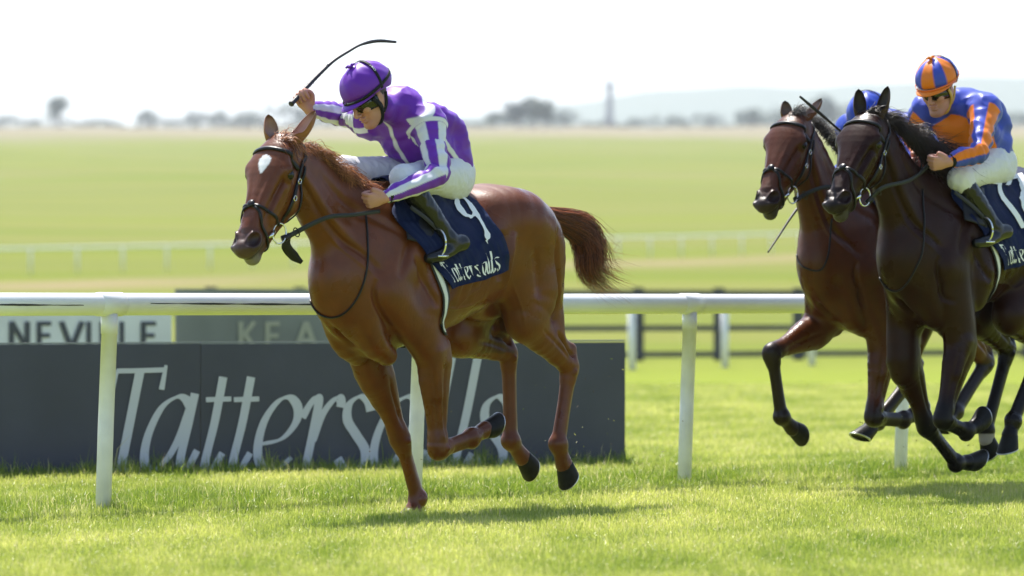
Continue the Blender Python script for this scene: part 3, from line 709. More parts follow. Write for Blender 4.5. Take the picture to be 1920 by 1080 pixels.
def tail_hair(root, fr, ctr, rad, n=1100, seed=5, cols=None, r0=.0015, wisps=.18):
    R = np.random.default_rng(seed); Cc = catmull(ctr, 10); rr = np.interp(np.linspace(0, 1, len(Cc)), np.linspace(0, 1, len(rad)), rad); NT = 14
    t = np.linspace(0, 1, NT); P = np.zeros((n, NT, 3)); end = R.uniform(.55, 1.0, n); st = np.maximum(R.uniform(-.35, .35, n), 0)
    an = R.uniform(0, 2*pi, n); q = np.sqrt(R.uniform(0, 1, n)); tw = R.normal(0, .8, n); cl = R.integers(0, 40, n); ca = R.uniform(0, 2*pi, 40); cq = np.sqrt(R.uniform(0, 1, 40)); pull = R.uniform(.45, .97, n)
    for j, tj in enumerate(t):
        s = st + (end - st) * tj; ii = s*(len(Cc)-1); i = np.minimum(ii.astype(int), len(Cc)-2); f = (ii-i)[:, None]; c = Cc[i]*(1-f)+Cc[i+1]*f; r = np.interp(s, np.linspace(0, 1, len(rr)), rr)
        T = Cc[np.minimum(i+1, len(Cc)-1)] - Cc[i]; T /= np.linalg.norm(T, axis=1)[:, None]; U = np.cross(T, [0, 1., 0]); U /= np.linalg.norm(U, axis=1)[:, None]; W = np.cross(T, U)
        a = an + tw*tj; w = (pull*tj)[:, None]
        o = (np.cos(a)[:, None]*U + np.sin(a)[:, None]*W*.7) * (q*r)[:, None]; oc = (np.cos(ca[cl])[:, None]*U + np.sin(ca[cl])[:, None]*W*.7) * (cq[cl]*r*1.35)[:, None]
        P[:, j] = c + o*(1-w) + oc*w + .006*np.sin(tj*11 + ca[cl]*3)[:, None]*W + (R.uniform(0, 1, n) < 0)[:, None]*0
    nw = int(n*wisps); dirs = R.normal(0, .05, (nw, 3)) + np.array([-.09, .02, .0]); P[:nw] += (t[None, :, None]**3) * dirs[:, None]
    c0 = np.array(cols[0]); c1 = np.array(cols[1]); m = R.uniform(0, 1, (n, 1))**1.3; col = c0*(1-m)+c1*m
    return hair('tail', P[:, 0], P, r0, M['hairm'], root, col, seed, n=NT)
# ------------------------------------------------------------------ the racecourse: ground, turf, rails, hoardings, distance
PROF_D = [0,110,140,200,280,360,500,800,1200,1800,2600,3500,5000,9000]
PROF_Z = [0,0,.32,1.64,3.7,6.1,10.2,21.9,38.8,64.2,94.8,122,160,200]
def terrain(x, y):
    y = np.asarray(y, float); x = np.asarray(x, float)
    yy = y + x*np.clip((y-120)/800, 0, .12)*0
    z = np.interp(yy, PROF_D, PROF_Z)
    return z + np.clip((y-130)/400, 0, 1)*(.35*np.sin(x*.05+y*.013)+.2*np.sin(x*.11-y*.03))*np.clip(y/600, .3, 2)
def ray(px, py, D): return np.array([(px-960)/FPX*D, D, CAM_H-(py-HOR)/FPX*D])
Rd = [-60,-5,5,12] + list(np.linspace(16, 60, 45)) + list(np.geomspace(63, 9000, 90))
Vv = []; NX = 81
for d in Rd:
    w = max(60, d*.9 + 40)
    for i in range(NX): x = (i/(NX-1)*2-1); x = w*(x*abs(x)*.75+x*.25); Vv.append((x, d, float(terrain(x, d))))
idx = np.arange(len(Vv)).reshape(len(Rd), NX)
Qg = np.stack([idx[:-1, :-1], idx[:-1, 1:], idx[1:, 1:], idx[1:, :-1]], -1).reshape(-1, 4)
mg = bpy.data.materials.new('turf_and_earth'); mg.use_nodes = True; nt = mg.node_tree; bs = nt.nodes['Principled BSDF']; bs.inputs['Roughness'].default_value = 1.0; bs.inputs['Specular IOR Level'].default_value = .02
def node(t, **k):
    n = nt.nodes.new(t)
    for a, b in k.items(): setattr(n, a, b)
    return n
geo = node('ShaderNodeNewGeometry'); sep = node('ShaderNodeSeparateXYZ'); nt.links.new(geo.outputs['Position'], sep.inputs[0])
def math_(op, a, b=None, c=None, clamp=False):
    n = node('ShaderNodeMath', operation=op); n.use_clamp = clamp
    for i, v in enumerate((a, b, c)):
        if v is None: continue
        if isinstance(v, (int, float)): n.inputs[i].default_value = v
        else: nt.links.new(v, n.inputs[i])
    return n.outputs[0]
def noise_(scale, vec_scale=(1, 1, 1), detail=4):
    mp = node('ShaderNodeMapping'); mp.inputs['Scale'].default_value = vec_scale; nt.links.new(geo.outputs['Position'], mp.inputs[0])
    n = node('ShaderNodeTexNoise'); n.inputs['Scale'].default_value = scale; n.inputs['Detail'].default_value = detail; nt.links.new(mp.outputs[0], n.inputs['Vector']); return n.outputs[0]
def mixc(f, a, b):
    n = node('ShaderNodeMix', data_type='RGBA')
    if isinstance(f, float): n.inputs[0].default_value = f
    else: nt.links.new(f, n.inputs[0])
    for i, v in ((6, a), (7, b)):
        if isinstance(v, tuple): n.inputs[i].default_value = (*v, 1)
        else: nt.links.new(v, n.inputs[i])
    return n.outputs[2]
def band(v, lo, hi, soft):   # 1 between lo and hi
    a = math_('MULTIPLY_ADD', v, 1/soft, -lo/soft, True); b = math_('MULTIPLY_ADD', v, -1/soft, hi/soft, True); return math_('MULTIPLY', a, b)
Yc = sep.outputs[1]; Xc = sep.outputs[0]
near = mixc(noise_(1.3, (1, .6, 1)), (.165,.215,.026), (.24,.275,.048))
far = mixc(noise_(.02, (.5, 1.6, 1), 5), (.120,.155,.020), (.180,.195,.038))
far = mixc(math_('MULTIPLY', noise_(.004, (.6, 3, 1)), .6), far, (.21,.22,.055))
far = mixc(math_('MULTIPLY_ADD', noise_(.012, (.12, 1.6, 1), 3), 3.4, -1.3, True), far, (.175,.178,.055))
far = mixc(math_('MULTIPLY_ADD', noise_(.03, (.10, 1.4, 1), 3), 3.0, -1.35, True), far, (.105,.150,.022))
col = mixc(band(Yc, 60, 1e6, 60), near, far)
# strip of bare earth in front of the distant rail, running slantwise
sl = math_('MULTIPLY_ADD', Xc, -2.07, Yc); sl = math_('ADD', sl, math_('MULTIPLY_ADD', noise_(.08), 26, -13))
col = mixc(math_('MULTIPLY', band(sl, 226, 262, 12), math_('MULTIPLY_ADD', noise_(.06, (.4, 1, 1)), 2.6, -.85, True)), col, (.26,.20,.125))
sl2 = math_('ADD', Yc, math_('MULTIPLY_ADD', noise_(.006, (1, .4, 1)), 460, -230))
col = mixc(math_('MULTIPLY', band(sl2, 1380, 1e6, 260), .85), col, (.24,.20,.14))
nt.links.new(col, bs.inputs['Base Color'])
bpn = node('ShaderNodeBump'); bpn.inputs['Strength'].default_value = .7; bpn.inputs['Distance'].default_value = .03; nt.links.new(noise_(28, (1, 1, 1), 6), bpn.inputs['Height']); nt.links.new(bpn.outputs[0], bs.inputs['Normal'])
gr = np_mesh('ground', np.array(Vv), Qg, mg); tag(gr, kind='structure')

# turf blades
RA, RB = np.array([-2.052, 24.64]), np.array([1.044, 28.42]); rd = (RB-RA)/np.linalg.norm(RB-RA); rn = np.array([-rd[1], rd[0]])
def rail_dist(x, y): return (np.stack([x, y], -1) - RA) @ rn      # positive beyond the rail
def build_turf(N=600000):
    R = np.random.default_rng(42); D = 17 + (R.uniform(0, 1, N)**1.3)*45; x = R.uniform(-1, 1, N)*(.112*D + .25)
    # clumping
    cl = vnoise(np.stack([x*6, D*4, x*0], -1), 1.0, 3) + .6*vnoise(np.stack([x*17, D*11, x*0], -1), 1.0, 4)
    rdist = rail_dist(x, D); rough_ = np.exp(-((rdist-.25)/.75)**2); behind = ss(rdist, .5, 1.2); bdist = (np.stack([x, D], -1)-np.array([.741, 31.7]))@np.array([.504, -.863]); rough_ = np.maximum(rough_, 1.5*np.exp(-((bdist-.12)/.30)**2)*(x < .8))
    h = (.040 + .016*R.uniform(0, 1, N) + .010*cl)*(1 + .25*behind) + rough_*(.026 + .075*np.clip(cl, 0, 1) + .026*R.uniform(0, 1, N)**2)
    tall = R.uniform(0, 1, N) < .008*(rough_ + .15); h[tall] *= 1.9; h = np.maximum(h, .014)
    w = R.uniform(.0011, .0024, N)*(1 + (D-17)*.035); az = R.uniform(0, 2*pi, N); lean = R.uniform(.05, .9, N)**1.2; la = R.uniform(0, 2*pi, N)
    base = np.stack([x, D, np.zeros(N)], -1); wd = np.stack([np.cos(az), np.sin(az), np.zeros(N)], -1)*w[:, None]
    ld = np.stack([np.cos(la), np.sin(la), np.zeros(N)], -1); up = np.array([0, 0, 1.])
    m = base + up*(h*.55)[:, None] + ld*(h*lean*.22)[:, None]; tip = base + up*(h*(1-.35*lean))[:, None] + ld*(h*lean*.8)[:, None]
    V = np.stack([base-wd, base+wd, m-wd*.8, m+wd*.8, tip], 1).reshape(-1, 3); i = np.arange(N)*5
    T = np.stack([np.stack([i, i+1, i+3], -1), np.stack([i, i+3, i+2], -1), np.stack([i+2, i+3, i+4], -1)], 1).reshape(-1, 3)
    g1, g2, g3, dry = np.array([.13,.215,.024]), np.array([.32,.395,.052]), np.array([.59,.60,.15]), np.array([.68,.61,.30])
    q = R.uniform(0, 1, (N, 1)); patch = np.clip(.5 + .6*vnoise(np.stack([x*1.3, D*.5, x*0], -1), 1., 9) + .35*vnoise(np.stack([x*3.3, D*1.5, x*0], -1), 1., 19), 0, 1)[:, None]
    c = g1*(1-q) + g2*q; lt = np.clip(.52 + .95*(patch-.5) - .60*np.minimum(rough_, 1)[:, None] + .0*q, 0, 1); c = c*(1-lt) + g3*lt*(.8+.4*q); dm = (R.uniform(0, 1, N) < .05 + .16*np.clip(patch[:, 0]-.3, 0, 1)); c[dm] = dry
    return np_mesh('turf_grass', V, T, None, None, np.repeat(c, 5, axis=0), smooth=False)
tg = build_turf(); tag(tg, 'short green turf blades of the racetrack, longer along the rail', 'grass', kind='stuff')
mt = mat('grass_blades', (.12,.2,.02), rough=.42, spec=.4, vcol=True, trans=.5); tg.data.materials.append(mt)

# running rail
M['rail'] = mat('white_pvc', (.80,.80,.80), rough=.32, spec=.5, noise=(3, .05), bump=(8, .06, .004)); M['post'] = mat('white_post', (.76,.75,.79), rough=.5, noise=(9, .08))
M['scuff'] = mat('black_scuff', (.03,.03,.03), rough=.7)
st = (RB-RA)/2; posts = [RA + st*k for k in (-3, -2, -1, 0, 1, 2)] + [np.array([2.45, 30.12]), np.array([3.92, 32.1]), np.array([5.4, 34.2])]
rr_ = empty('running_rail', (*posts[3], 0)); tag(rr_, 'white plastic running rail on white posts right behind the horses', 'rail', 'white running rails')
o3 = np.array([*posts[3], 0]); L3 = lambda p, z: np.array([p[0], p[1], z]) - o3
zr = 1.075; mb = MB(); nn_ = np.array([rn[0], rn[1], 0]); offr = -nn_*.0
rail_pts = [L3(p, zr) + offr for p in posts]; mb.tube(catmull(rail_pts, 4), .0575, 28, up=(0, 0, 1)); rl = mb.build('rail', M['rail'], rr_)
for k, p in enumerate(posts):
    mb = MB(); b = L3(p, -.1) + np.array([-.035, 0, 0]); t_ = L3(p, zr-.05); mb.tube([b, b*.5+t_*.5, t_-np.array([0, 0, .10]), t_-np.array([0, 0, .10]), t_], [.0405,.0405,.0405,.0435,.0435], 20); mb.build('post', M['post'], rr_)
    if k % 2 == 1:
        mb = MB(); d3 = np.array([rd[0], rd[1], 0]); c_ = L3(p, zr) + offr; mb.tube([c_-d3*.085, c_-d3*.082, c_+d3*.082, c_+d3*.085], [.0575,.0615,.0615,.0575], 28); cp = mb.build('coupler', M['rail'], rr_)
# grime line along the near face of the left sections
R_ = np.random.default_rng(5)
for a_, b_, sgn in ((-.75, -.10, 0), (.10, .92, 0)):
    mb = MB(); n = 60; tt = np.linspace(a_, b_, n); pts = []
    for t_ in tt:
        an = radians(4 - 9*(t_-a_)/(b_-a_)) + R_.normal(0, .006); p = RA + st*t_; q = L3(p, zr) - nn_*cos(an)*.0580 + np.array([0, 0, sin(an)*.0580]); pts.append(q)
    w = .0045*(.5 + .8*np.abs(np.sin(tt*17)) )*np.sin(np.linspace(.05, pi-.05, n))**.4; mb.add(np.vstack([np.array(pts)+np.array([0, 0, 1])*w[:, None], np.array(pts)-np.array([0, 0, 1])*w[:, None]]), [(i, i+1, n+i+1, n+i) for i in range(n-1)]); mb.build('scuff_mark', M['scuff'], rl)

# grey hoarding with the sale company's name
def plane_map(A_, B_):
    A_, B_ = np.asarray(A_, float), np.asarray(B_, float); d = B_-A_; n = np.array([-d[1], d[0]])/np.linalg.norm(d); n = -n if n[1] > 0 else n
    def f(px, py, off):
        a = (np.asarray(px, float)-960)/FPX; t = (a*A_[1]-A_[0])/(d[0]-a*d[1]); X = A_[0]+d[0]*t; D = A_[1]+d[1]*t; z = CAM_H-(np.asarray(py, float)-HOR)/FPX*D; o = np.asarray(off, float)
        return np.stack([X+n[0]*o, D+n[1]*o, z], -1)
    return f
bA, bB = np.array([-960/308, 29.44]), np.array([212/286, 31.70]); bd = (bB-bA)/np.linalg.norm(bB-bA); bn_ = np.array([bd[1], -bd[0]])
bo = np.array([*bB, 0]); hb = empty('advertising_hoarding', tuple(bo)); tag(hb, 'dark grey hoarding with large white italic lettering standing on the grass behind the rail', 'hoarding', 'advertising hoardings beside the track')
M['board'] = mat('grey_vinyl', (.052,.055,.080), rough=.55, noise=(2.2, .14), bump=(3.5, .25, .02)); M['board_edge'] = mat('board_edge', (.20,.21,.22), rough=.6); M['letter'] = mat('pale_letters', (.56,.57,.62), rough=.6)
ztop = .822
def board_panel(u0, u1, z0, z1, th, m, parent, name, o, d, n, wav=.0, seg=24):
    mb = MB(); V = []
    for k in range(seg+1):
        u = u0+(u1-u0)*k/seg; w = wav*sin(u*3.1)
        for z, t_ in ((z0, 0), (z1, 0), (z1, -th), (z0, -th)): p = o[:2]+d*u+n*(t_+w*(z/z1)); V.append((p[0]-o[0], p[1]-o[1], z))
    F = [(i*4+j, (i+1)*4+j, (i+1)*4+(j+1) % 4, i*4+(j+1) % 4) for i in range(seg) for j in range(4)]; F += [(0,1,2,3), (seg*4+3, seg*4+2, seg*4+1, seg*4)]
    mb.add(V, F); return mb.build(name, m, parent, smooth=False)
seam = np.linalg.norm(plane_map(bA, bB)(376, 700, 0)[:2]-bB)
board_panel(-seam+.004, 0, 0, ztop, .03, M['board'], hb, 'panel', bo, bd, bn_); board_panel(-seam-3.6, -seam-.004, 0, ztop+.004, .03, M['board'], hb, 'panel', bo, bd, bn_)
mb = MB(); 
for u0, u1 in ((-seam-3.6, -seam-.006), (-seam+.006, 0)):
    e = board_panel(u0, u1, ztop+.006, ztop+.016, .034, M['board_edge'], hb, 'top_trim', bo, bd, bn_)
pm = plane_map(bA+bn_*.006, bB+bn_*.006); mb = MB()
for ch, x0 in (('T',50),('a',160),('t',470),('t',602),('e',710),('r',925),('s',1110),('a',1245),('l',1522),('l',1645),('s',1762)):
    for kk, (pts, kind) in enumerate(GL[ch][1]):
        Lf, Rt = stroke_quads(pts, kind); n = len(Lf); off = .0 + kk*.0008 + np.linspace(0, .0006, n)
        f = lambda q: pm(200+(x0+q[:, 0]*490)/2.526, 660+(565-q[:, 1]*490)/2.526, off)
        mb.add(np.vstack([f(Lf), f(Rt)]) - bo, [(i, i+1, n+i+1, n+i) for i in range(n-1)])
mb.build('lettering', M['letter'], hb, smooth=False)

# farther hoardings, out of focus
def sign_board(px0, px1, D0, D1, ytop, ybot, m, name, label, letters, lm, size):
    A_ = np.array([(px0-960)/FPX*D0, D0]); B_ = np.array([(px1-960)/FPX*D1, D1]); d = (B_-A_); L = np.linalg.norm(d); d = d/L; n = np.array([d[1], -d[0]]); o = np.array([*B_, 0])
    hh = empty(name, tuple(o)); tag(hh, label, 'hoarding', 'advertising hoardings beside the track')
    zt = CAM_H-(ytop-HOR)/FPX*D1; board_panel(-L, 0, 0, zt, .03, m, hh, 'panel', o, d, n)
    f = plane_map(A_+n*.008, B_+n*.008); mb = MB()
    for ch, x0, w_ in letters:
        for kk, (pts, kind) in enumerate(GL[ch][1]):
            a, b = stroke_quads(pts, kind); k = len(a); off = kk*.002+np.linspace(0, .001, k); g = lambda q: f(x0+q[:, 0]*w_, ybot-q[:, 1]*size, off); mb.add(np.vstack([g(a), g(b)])-o, [(i, i+1, k+i+1, k+i) for i in range(k-1)])
    mb.build('lettering', lm, hh, smooth=False); return hh
M['white_board'] = mat('white_board', (.62,.63,.68), rough=.6, noise=(2, .1)); M['green_board'] = mat('grey_green_board', (.145,.155,.155), rough=.6, noise=(1.2, .3)); M['dark_letter'] = mat('dark_letters', (.045,.05,.07), rough=.6); M['pale_letter'] = mat('faded_letters', (.30,.30,.25), rough=.6)
sign_board(-260, 322, 41.5, 44, 578, 655, M['white_board'], 'advertising_hoarding', 'blurred white hoarding with dark capitals behind the grey hoarding', [('N',18,66),('E',70,62),('V',114,72),('I',162,60),('L',188,60),('L',225,60),('E',265,66)], M['dark_letter'], 52)
sign_board(332, 900, 44.2, 47, 543, 655, M['green_board'], 'advertising_hoarding', 'blurred grey-green hoarding with pale capitals beside the white hoarding', [('K',448,62),('E',498,62),('A',554,70)], M['pale_letter'], 52)

# second running rail beyond the hoardings, wooden fence, far rail
def rail_line(name, label, A_, B_, n, zr, r, pr, group, base=None):
    A_, B_ = np.array(A_), np.array(B_); zb = lambda p: float(terrain(p[0], p[1])) if base is None else base
    o = np.array([*A_, zb(A_)]); root = empty(name, tuple(o)); tag(root, label, 'rail', group)
    ps = [A_+(B_-A_)*k/n for k in range(n+1)]; mb = MB(); mb.tube([np.array([p[0], p[1], zb(p)+zr])-o for p in ps], r, 12); mb.build('rail', M['rail'], root)
    for p in ps: mb = MB(); q = np.array([p[0], p[1], zb(p)])-o; mb.tube([q-np.array([0, 0, .1]), q+np.array([0, 0, zr-.04])], pr, 10); mb.build('post', M['post'], root)
    return root
rail_line('running_rail', 'blurred white rail on white posts just beyond the hoardings', ray(-180, 0, 61)[:2], ray(2080, 0, 93)[:2], 12, 1.08, .058, .065, 'white running rails')
rail_line('running_rail', 'far white rail crossing the fields, faint and pale', ray(-420, 0, 212)[:2], ray(2300, 0, 352)[:2], 44, 1.2, .055, .05, 'white running rails')
M['wood'] = mat('weathered_wood', (.075,.075,.08), rough=.8, noise=(3, .2))
fA, fB = ray(395, 0, 84)[:2], ray(2200, 0, 94)[:2]; fo = np.array([*fA, 0]); fe = empty('wooden_fence', tuple(fo)); tag(fe, 'dark three-rail wooden fence beyond the second white rail', 'fence')
n_ = 12; ps = [fA+(fB-fA)*k/n_ for k in range(n_+1)]
for p in ps: mb = MB(); q = np.array([p[0], p[1], 0])-fo; mb.box(q+np.array([-.10,-.08,-.1]), q+np.array([.10,.08,1.34])); mb.build('post', M['wood'], fe, smooth=False)
for z in (.12, .60, 1.24):
    mb = MB(); a, b = np.array([*fA, 0])-fo, np.array([*fB, 0])-fo; d = b-a
    V = [a+np.array([0,-.14,z-.055]), b+np.array([0,-.14,z-.055]), b+np.array([0,-.14,z+.055]), a+np.array([0,-.14,z+.055]), a+np.array([0,-.09,z-.055]), b+np.array([0,-.09,z-.055]), b+np.array([0,-.09,z+.055]), a+np.array([0,-.09,z+.055])]
    mb.add(V, [(0,1,2,3),(5,4,7,6),(3,2,6,7),(1,0,4,5),(0,3,7,4),(2,1,5,6)]); mb.build('rail', M['wood'], fe, smooth=False)

# distant trees, tower, hills
M['leaf'] = mat('foliage', (.055,.085,.03), rough=.7, vcol=True, trans=.2); M['bark'] = mat('bark', (.09,.07,.05), rough=.9)
def tree(px, D, h, w, label, seed, trunk=.06, group='trees on the skyline', nleaf=900, tone=(.05,.08,.03)):
    R = np.random.default_rng(seed); x = (px-960)/FPX*D; z0 = float(terrain(x, D)); root = empty('tree', (x, D, z0)); tag(root, label, 'tree', group)
    mb = MB(); mb.tube([(0, 0, -.5), (.1, 0, h*trunk), (0, .1, h*.6)], [h*.035, h*.025, h*.008], 8)
    for k in range(5): a = R.uniform(0, 2*pi); mb.tube([(0, 0, h*(trunk+.06*k)), (cos(a)*w*.2, sin(a)*w*.2, h*(trunk+.15+.07*k)), (cos(a)*w*.38, sin(a)*w*.38, h*(trunk+.25+.08*k))], [h*.014, h*.009, h*.003], 6)
    mb.build('trunk', M['bark'], root)
    nc = 14; cc = R.normal(0, 1, (nc, 3)); cc /= np.linalg.norm(cc, axis=1)[:, None]; cc *= R.uniform(.3, .85, (nc, 1)); cc = cc*np.array([w*.36, w*.36, h*(1-trunk)*.36])+np.array([0, 0, h*(trunk+(1-trunk)*.52)]); cr = R.uniform(.18, .32, nc)*min(w, h)
    k = R.integers(0, nc, nleaf); d = R.normal(0, 1, (nleaf, 3)); d /= np.linalg.norm(d, axis=1)[:, None]; P = cc[k]+d*(cr[k]*R.uniform(.6, 1.05, nleaf))[:, None]
    a = R.normal(0, 1, (nleaf, 3)); a /= np.linalg.norm(a, axis=1)[:, None]; b = np.cross(a, R.normal(0, 1, (nleaf, 3))); b /= np.linalg.norm(b, axis=1)[:, None]; s = (R.uniform(.5, 1.1, nleaf)*min(w, h)*.055)[:, None]
    V = np.stack([P-a*s, P-b*s*.6, P+a*s, P+b*s*.6], 1).reshape(-1, 3); q = np.arange(nleaf*4).reshape(-1, 4); c = np.array(tone)*R.uniform(.6, 1.5, (nleaf, 1))
    np_mesh('crown', V, q, M['leaf'], root, np.repeat(c, 4, axis=0), smooth=False); return root
TR = [(8,2500,6,26,'low dark tree at the left edge of the skyline'),(60,2700,6,30,'low wide tree left of the tall pointed tree on the left skyline'),(108,2300,17,14,'tall lone tree standing out on the left skyline'),(190,2700,7,34,'low rounded tree right of the tall left skyline tree'),
 (276,2500,11,18,'rounded tree at a quarter of the skyline, left of the chestnut\'s ears'),(330,2600,6,22,'small bush-like tree between two rounded skyline trees'),(366,2500,9.5,20,'second rounded tree just left of the chestnut\'s ears'),(415,2400,10,22,'dark tree on the skyline behind the raised whip hand'),
 (462,2300,11,30,'wide tree on the skyline above the chestnut\'s ears'),(540,2300,13,40,'wide tree behind the striped raised sleeve'),(610,2400,12,34,'tree behind the purple-capped jockey\'s face'),
 (930,2000,8,18,'pale low tree at the left foot of the skyline wood'),(968,2000,13,18,'tall tree forming the left shoulder of the skyline wood'),(1000,2050,14,16,'middle tree of the skyline wood'),(1020,2000,15,12,'tallest tree of the skyline wood'),(1050,2050,9,22,'low tree trailing off right from the skyline wood'),
 (1195,2500,6,26,'small tree right of the tower'),(1265,2500,8,24,'rounded tree between the tower and the bay horses'),(1330,2600,7,30,'low tree left of the bay horse\'s head'),(1405,2300,12,24,'tree just left of the bright bay\'s ears'),(1470,2200,11,26,'tree behind the bright bay\'s ears'),(1545,2100,16,34,'large tree between the two bay horses\' heads'),(1620,2200,13,30,'tree behind the royal blue cap'),(1905,2300,9,30,'dark tree at the right edge of the skyline')]
for i, (px, D, h, w, lb) in enumerate(TR): tree(px, D, h, w, lb, 100+i, tone=(.045,.075,.035) if i % 3 else (.035,.06,.04))
Rw = np.random.default_rng(31); Vb = []; 
for px in np.arange(-160, 2080, 5.0):
    D = 2480 + 60*sin(px*.01); h = 4.0 + 2.0*sin(px*.021) + 1.5*sin(px*.067+1) + 1.0*sin(px*.15)
    for k in range(12):
        x = (px + Rw.uniform(-6, 6) - 960)/FPX*D; z = float(terrain(x, D)) + Rw.uniform(-.5, 1)*h; a = nrm(Rw.normal(0, 1, 3)); b = nrm(np.cross(a, Rw.normal(0, 1, 3))); s_ = Rw.uniform(.5, 1.3); p = np.array([x, D + Rw.uniform(-3, 3), z]); Vb += [p-a*s_, p-b*s_*.7, p+a*s_, p+b*s_*.7]
nb_ = len(Vb)//4; fw_ = np_mesh('far_wood', np.array(Vb), np.arange(nb_*4).reshape(-1, 4), M['leaf'], None, np.repeat(np.array([.045,.07,.04])*Rw.uniform(.6, 1.4, (nb_, 1)), 4, axis=0), smooth=False); tag(fw_, 'low hazy belt of woodland and hedges along the skyline', 'woodland', kind='stuff')
M['stone'] = mat('tower_stone', (.32,.33,.36), rough=.8, noise=(.3, .1))
tD = 2400; tx = (1143-960)/FPX*tD; tz = float(terrain(tx, tD)); tw = empty('tower', (tx, tD, tz)); tag(tw, 'slender pale tower rising above the skyline at the middle right', 'tower')
mb = MB(); mb.tube([(0,0,-1),(0,0,4),(0,0,18),(0,0,19)], [2.3,1.9,1.5,1.5], 20); mb.build('shaft', M['stone'], tw); mb = MB(); mb.tube([(0,0,19),(0,0,19.4),(0,0,21),(0,0,21.4),(0,0,24)], [1.5,2.3,2.3,1.6,.3], 20); mb.build('lantern', M['stone'], tw)
mb = MB(); NH = 120; V = []
for r_, (D, k) in enumerate(((5600, .0), (6200, .7), (7000, 1.0), (8600, .5))):
    for i in range(NH):
        px = -1500+5200*i/(NH-1); x = (px-960)/FPX*D
        hgt = k*(np.interp(px, [-1500,400,700,900,1100,1300,1500,1700,2000,3700], [252,256,262,272,293,308,314,320,326,300]) + 3*sin(px*.011)+2*sin(px*.031+r_))
        V.append((x, D, hgt if k > 0 else 100))
mb.add(V, [(r_*NH+i, r_*NH+i+1, (r_+1)*NH+i+1, (r_+1)*NH+i) for r_ in range(3) for i in range(NH-1)]); hl = mb.build('hills', mat('far_hills', (.09,.12,.07), rough=.9), None); tag(hl, kind='structure')
# the summer haze lying over the plain
mh = bpy.data.materials.new('haze_air'); mh.use_nodes = True; hn = mh.node_tree; hn.nodes.remove(hn.nodes['Principled BSDF']); pv = hn.nodes.new('ShaderNodeVolumePrincipled')
pv.inputs['Color'].default_value = (.88,.94,1,1); pv.inputs['Density'].default_value = HAZE; pv.inputs['Anisotropy'].default_value = .2; hn.links.new(pv.outputs[0], hn.nodes['Material Output'].inputs['Volume'])
mb = MB(); mb.box((-13000, -80, -20), (13000, 14000, 700)); hz = mb.build('haze', mh, None, smooth=False); tag(hz, kind='stuff')

# bits of turf thrown up by the hooves
Rk = np.random.default_rng(77); Vb = []; Qb = []
for (fx, fy, fD, sp, n) in ((1060, 850, 25.6, .30, 34), (760, 940, 24.7, .22, 14), (1000, 800, 25.4, .35, 16), (1660, 800, 27.6, .35, 22), (1800, 860, 27.0, .35, 18)):
    c = ray(fx, fy, fD)
    for k in range(n):
        p = c + Rk.normal(0, 1, 3)*np.array([sp, sp, sp*.45]) + np.array([.1, 0, .05]); p[2] = max(p[2], .03); a = nrm(Rk.normal(0, 1, 3)); b = nrm(np.cross(a, Rk.normal(0, 1, 3))); l = Rk.uniform(.003, .013); w = Rk.uniform(.0012, .0035); i = len(Vb)
        Vb += [p-a*l, p-b*w, p+a*l, p+b*w+nrm(np.cross(a, b))*w]; Qb.append((i, i+1, i+2, i+3))
cs = np.array([(.12,.16,.03),(.10,.06,.03),(.3,.3,.08)])[Rk.integers(0, 3, len(Qb))]
fb = np_mesh('flying_turf', np.array(Vb), np.array(Qb), mt, None, np.repeat(cs, 4, axis=0), smooth=False); tag(fb, 'crumbs of turf and grass kicked up around the hooves', 'turf', kind='stuff')

def coat(name, sheen_col):
    m = mat(name, (.2,.08,.03), rough=.36, spec=.34, vcol=True, noise=(22, .12), bump=(85, .32, .004, (1, 1, .3)), sheen=.03)
    nt = m.node_tree; n = nt.nodes.new('ShaderNodeTexNoise'); n.inputs['Scale'].default_value = 5; n.inputs['Detail'].default_value = 5; tc = nt.nodes.new('ShaderNodeTexCoord'); nt.links.new(tc.outputs['Object'], n.inputs['Vector'])
    mr = nt.nodes.new('ShaderNodeMapRange'); mr.inputs[1].default_value = .35; mr.inputs[2].default_value = .65; mr.inputs[3].default_value = .24; mr.inputs[4].default_value = .48; nt.links.new(n.outputs[0], mr.inputs[0]); nt.links.new(mr.outputs[0], nt.nodes['Principled BSDF'].inputs['Roughness'])
    m.node_tree.nodes['Principled BSDF'].inputs['Sheen Tint'].default_value = (*sheen_col, 1)
    return m
M['chestnut'] = coat('chestnut_coat', (.9,.75,.65)); M['bay'] = coat('bay_coat', (.8,.7,.65)); M['dark'] = coat('dark_bay_coat', (.7,.68,.7))
for k_, v_ in (('bay', .26), ('dark', .16)): b_ = M[k_].node_tree.nodes['Principled BSDF']; b_.inputs['Specular IOR Level'].default_value = v_; b_.inputs['Sheen Weight'].default_value = 0
M['hoof'] = mat('hoof_horn', (.013,.012,.011), rough=.45, spec=.12, noise=(30, .3), bump=(50, .2, .003))
M['shoe'] = mat('aluminium_plate', (.6,.6,.62), rough=.35, metal=1)
M['eye'] = mat('horse_eye', (.006,.004,.003), rough=.09, spec=.4)
M['hairm'] = mat('horse_hair', (.2,.08,.03), rough=.45, vcol=True, trans=.25)

def eye(parent, hd, sg, mt):
    c = hd(.172, -.008, sg * .1095); r = .0255 * hd.k
    u = np.linspace(0, pi, 13); v = np.linspace(0, 2*pi, 20, endpoint=False)
    V = np.array([c + r * (np.cos(a) * hd.l * sg + np.sin(a) * (np.cos(b) * hd.u + np.sin(b) * hd.f)) for a in u for b in v])
    F = [(i*20+j, i*20+(j+1) % 20, (i+1)*20+(j+1) % 20, (i+1)*20+j) for i in range(12) for j in range(20)]
    mb = MB(); mb.add(V, F); return mb.build('eye', mt, parent)

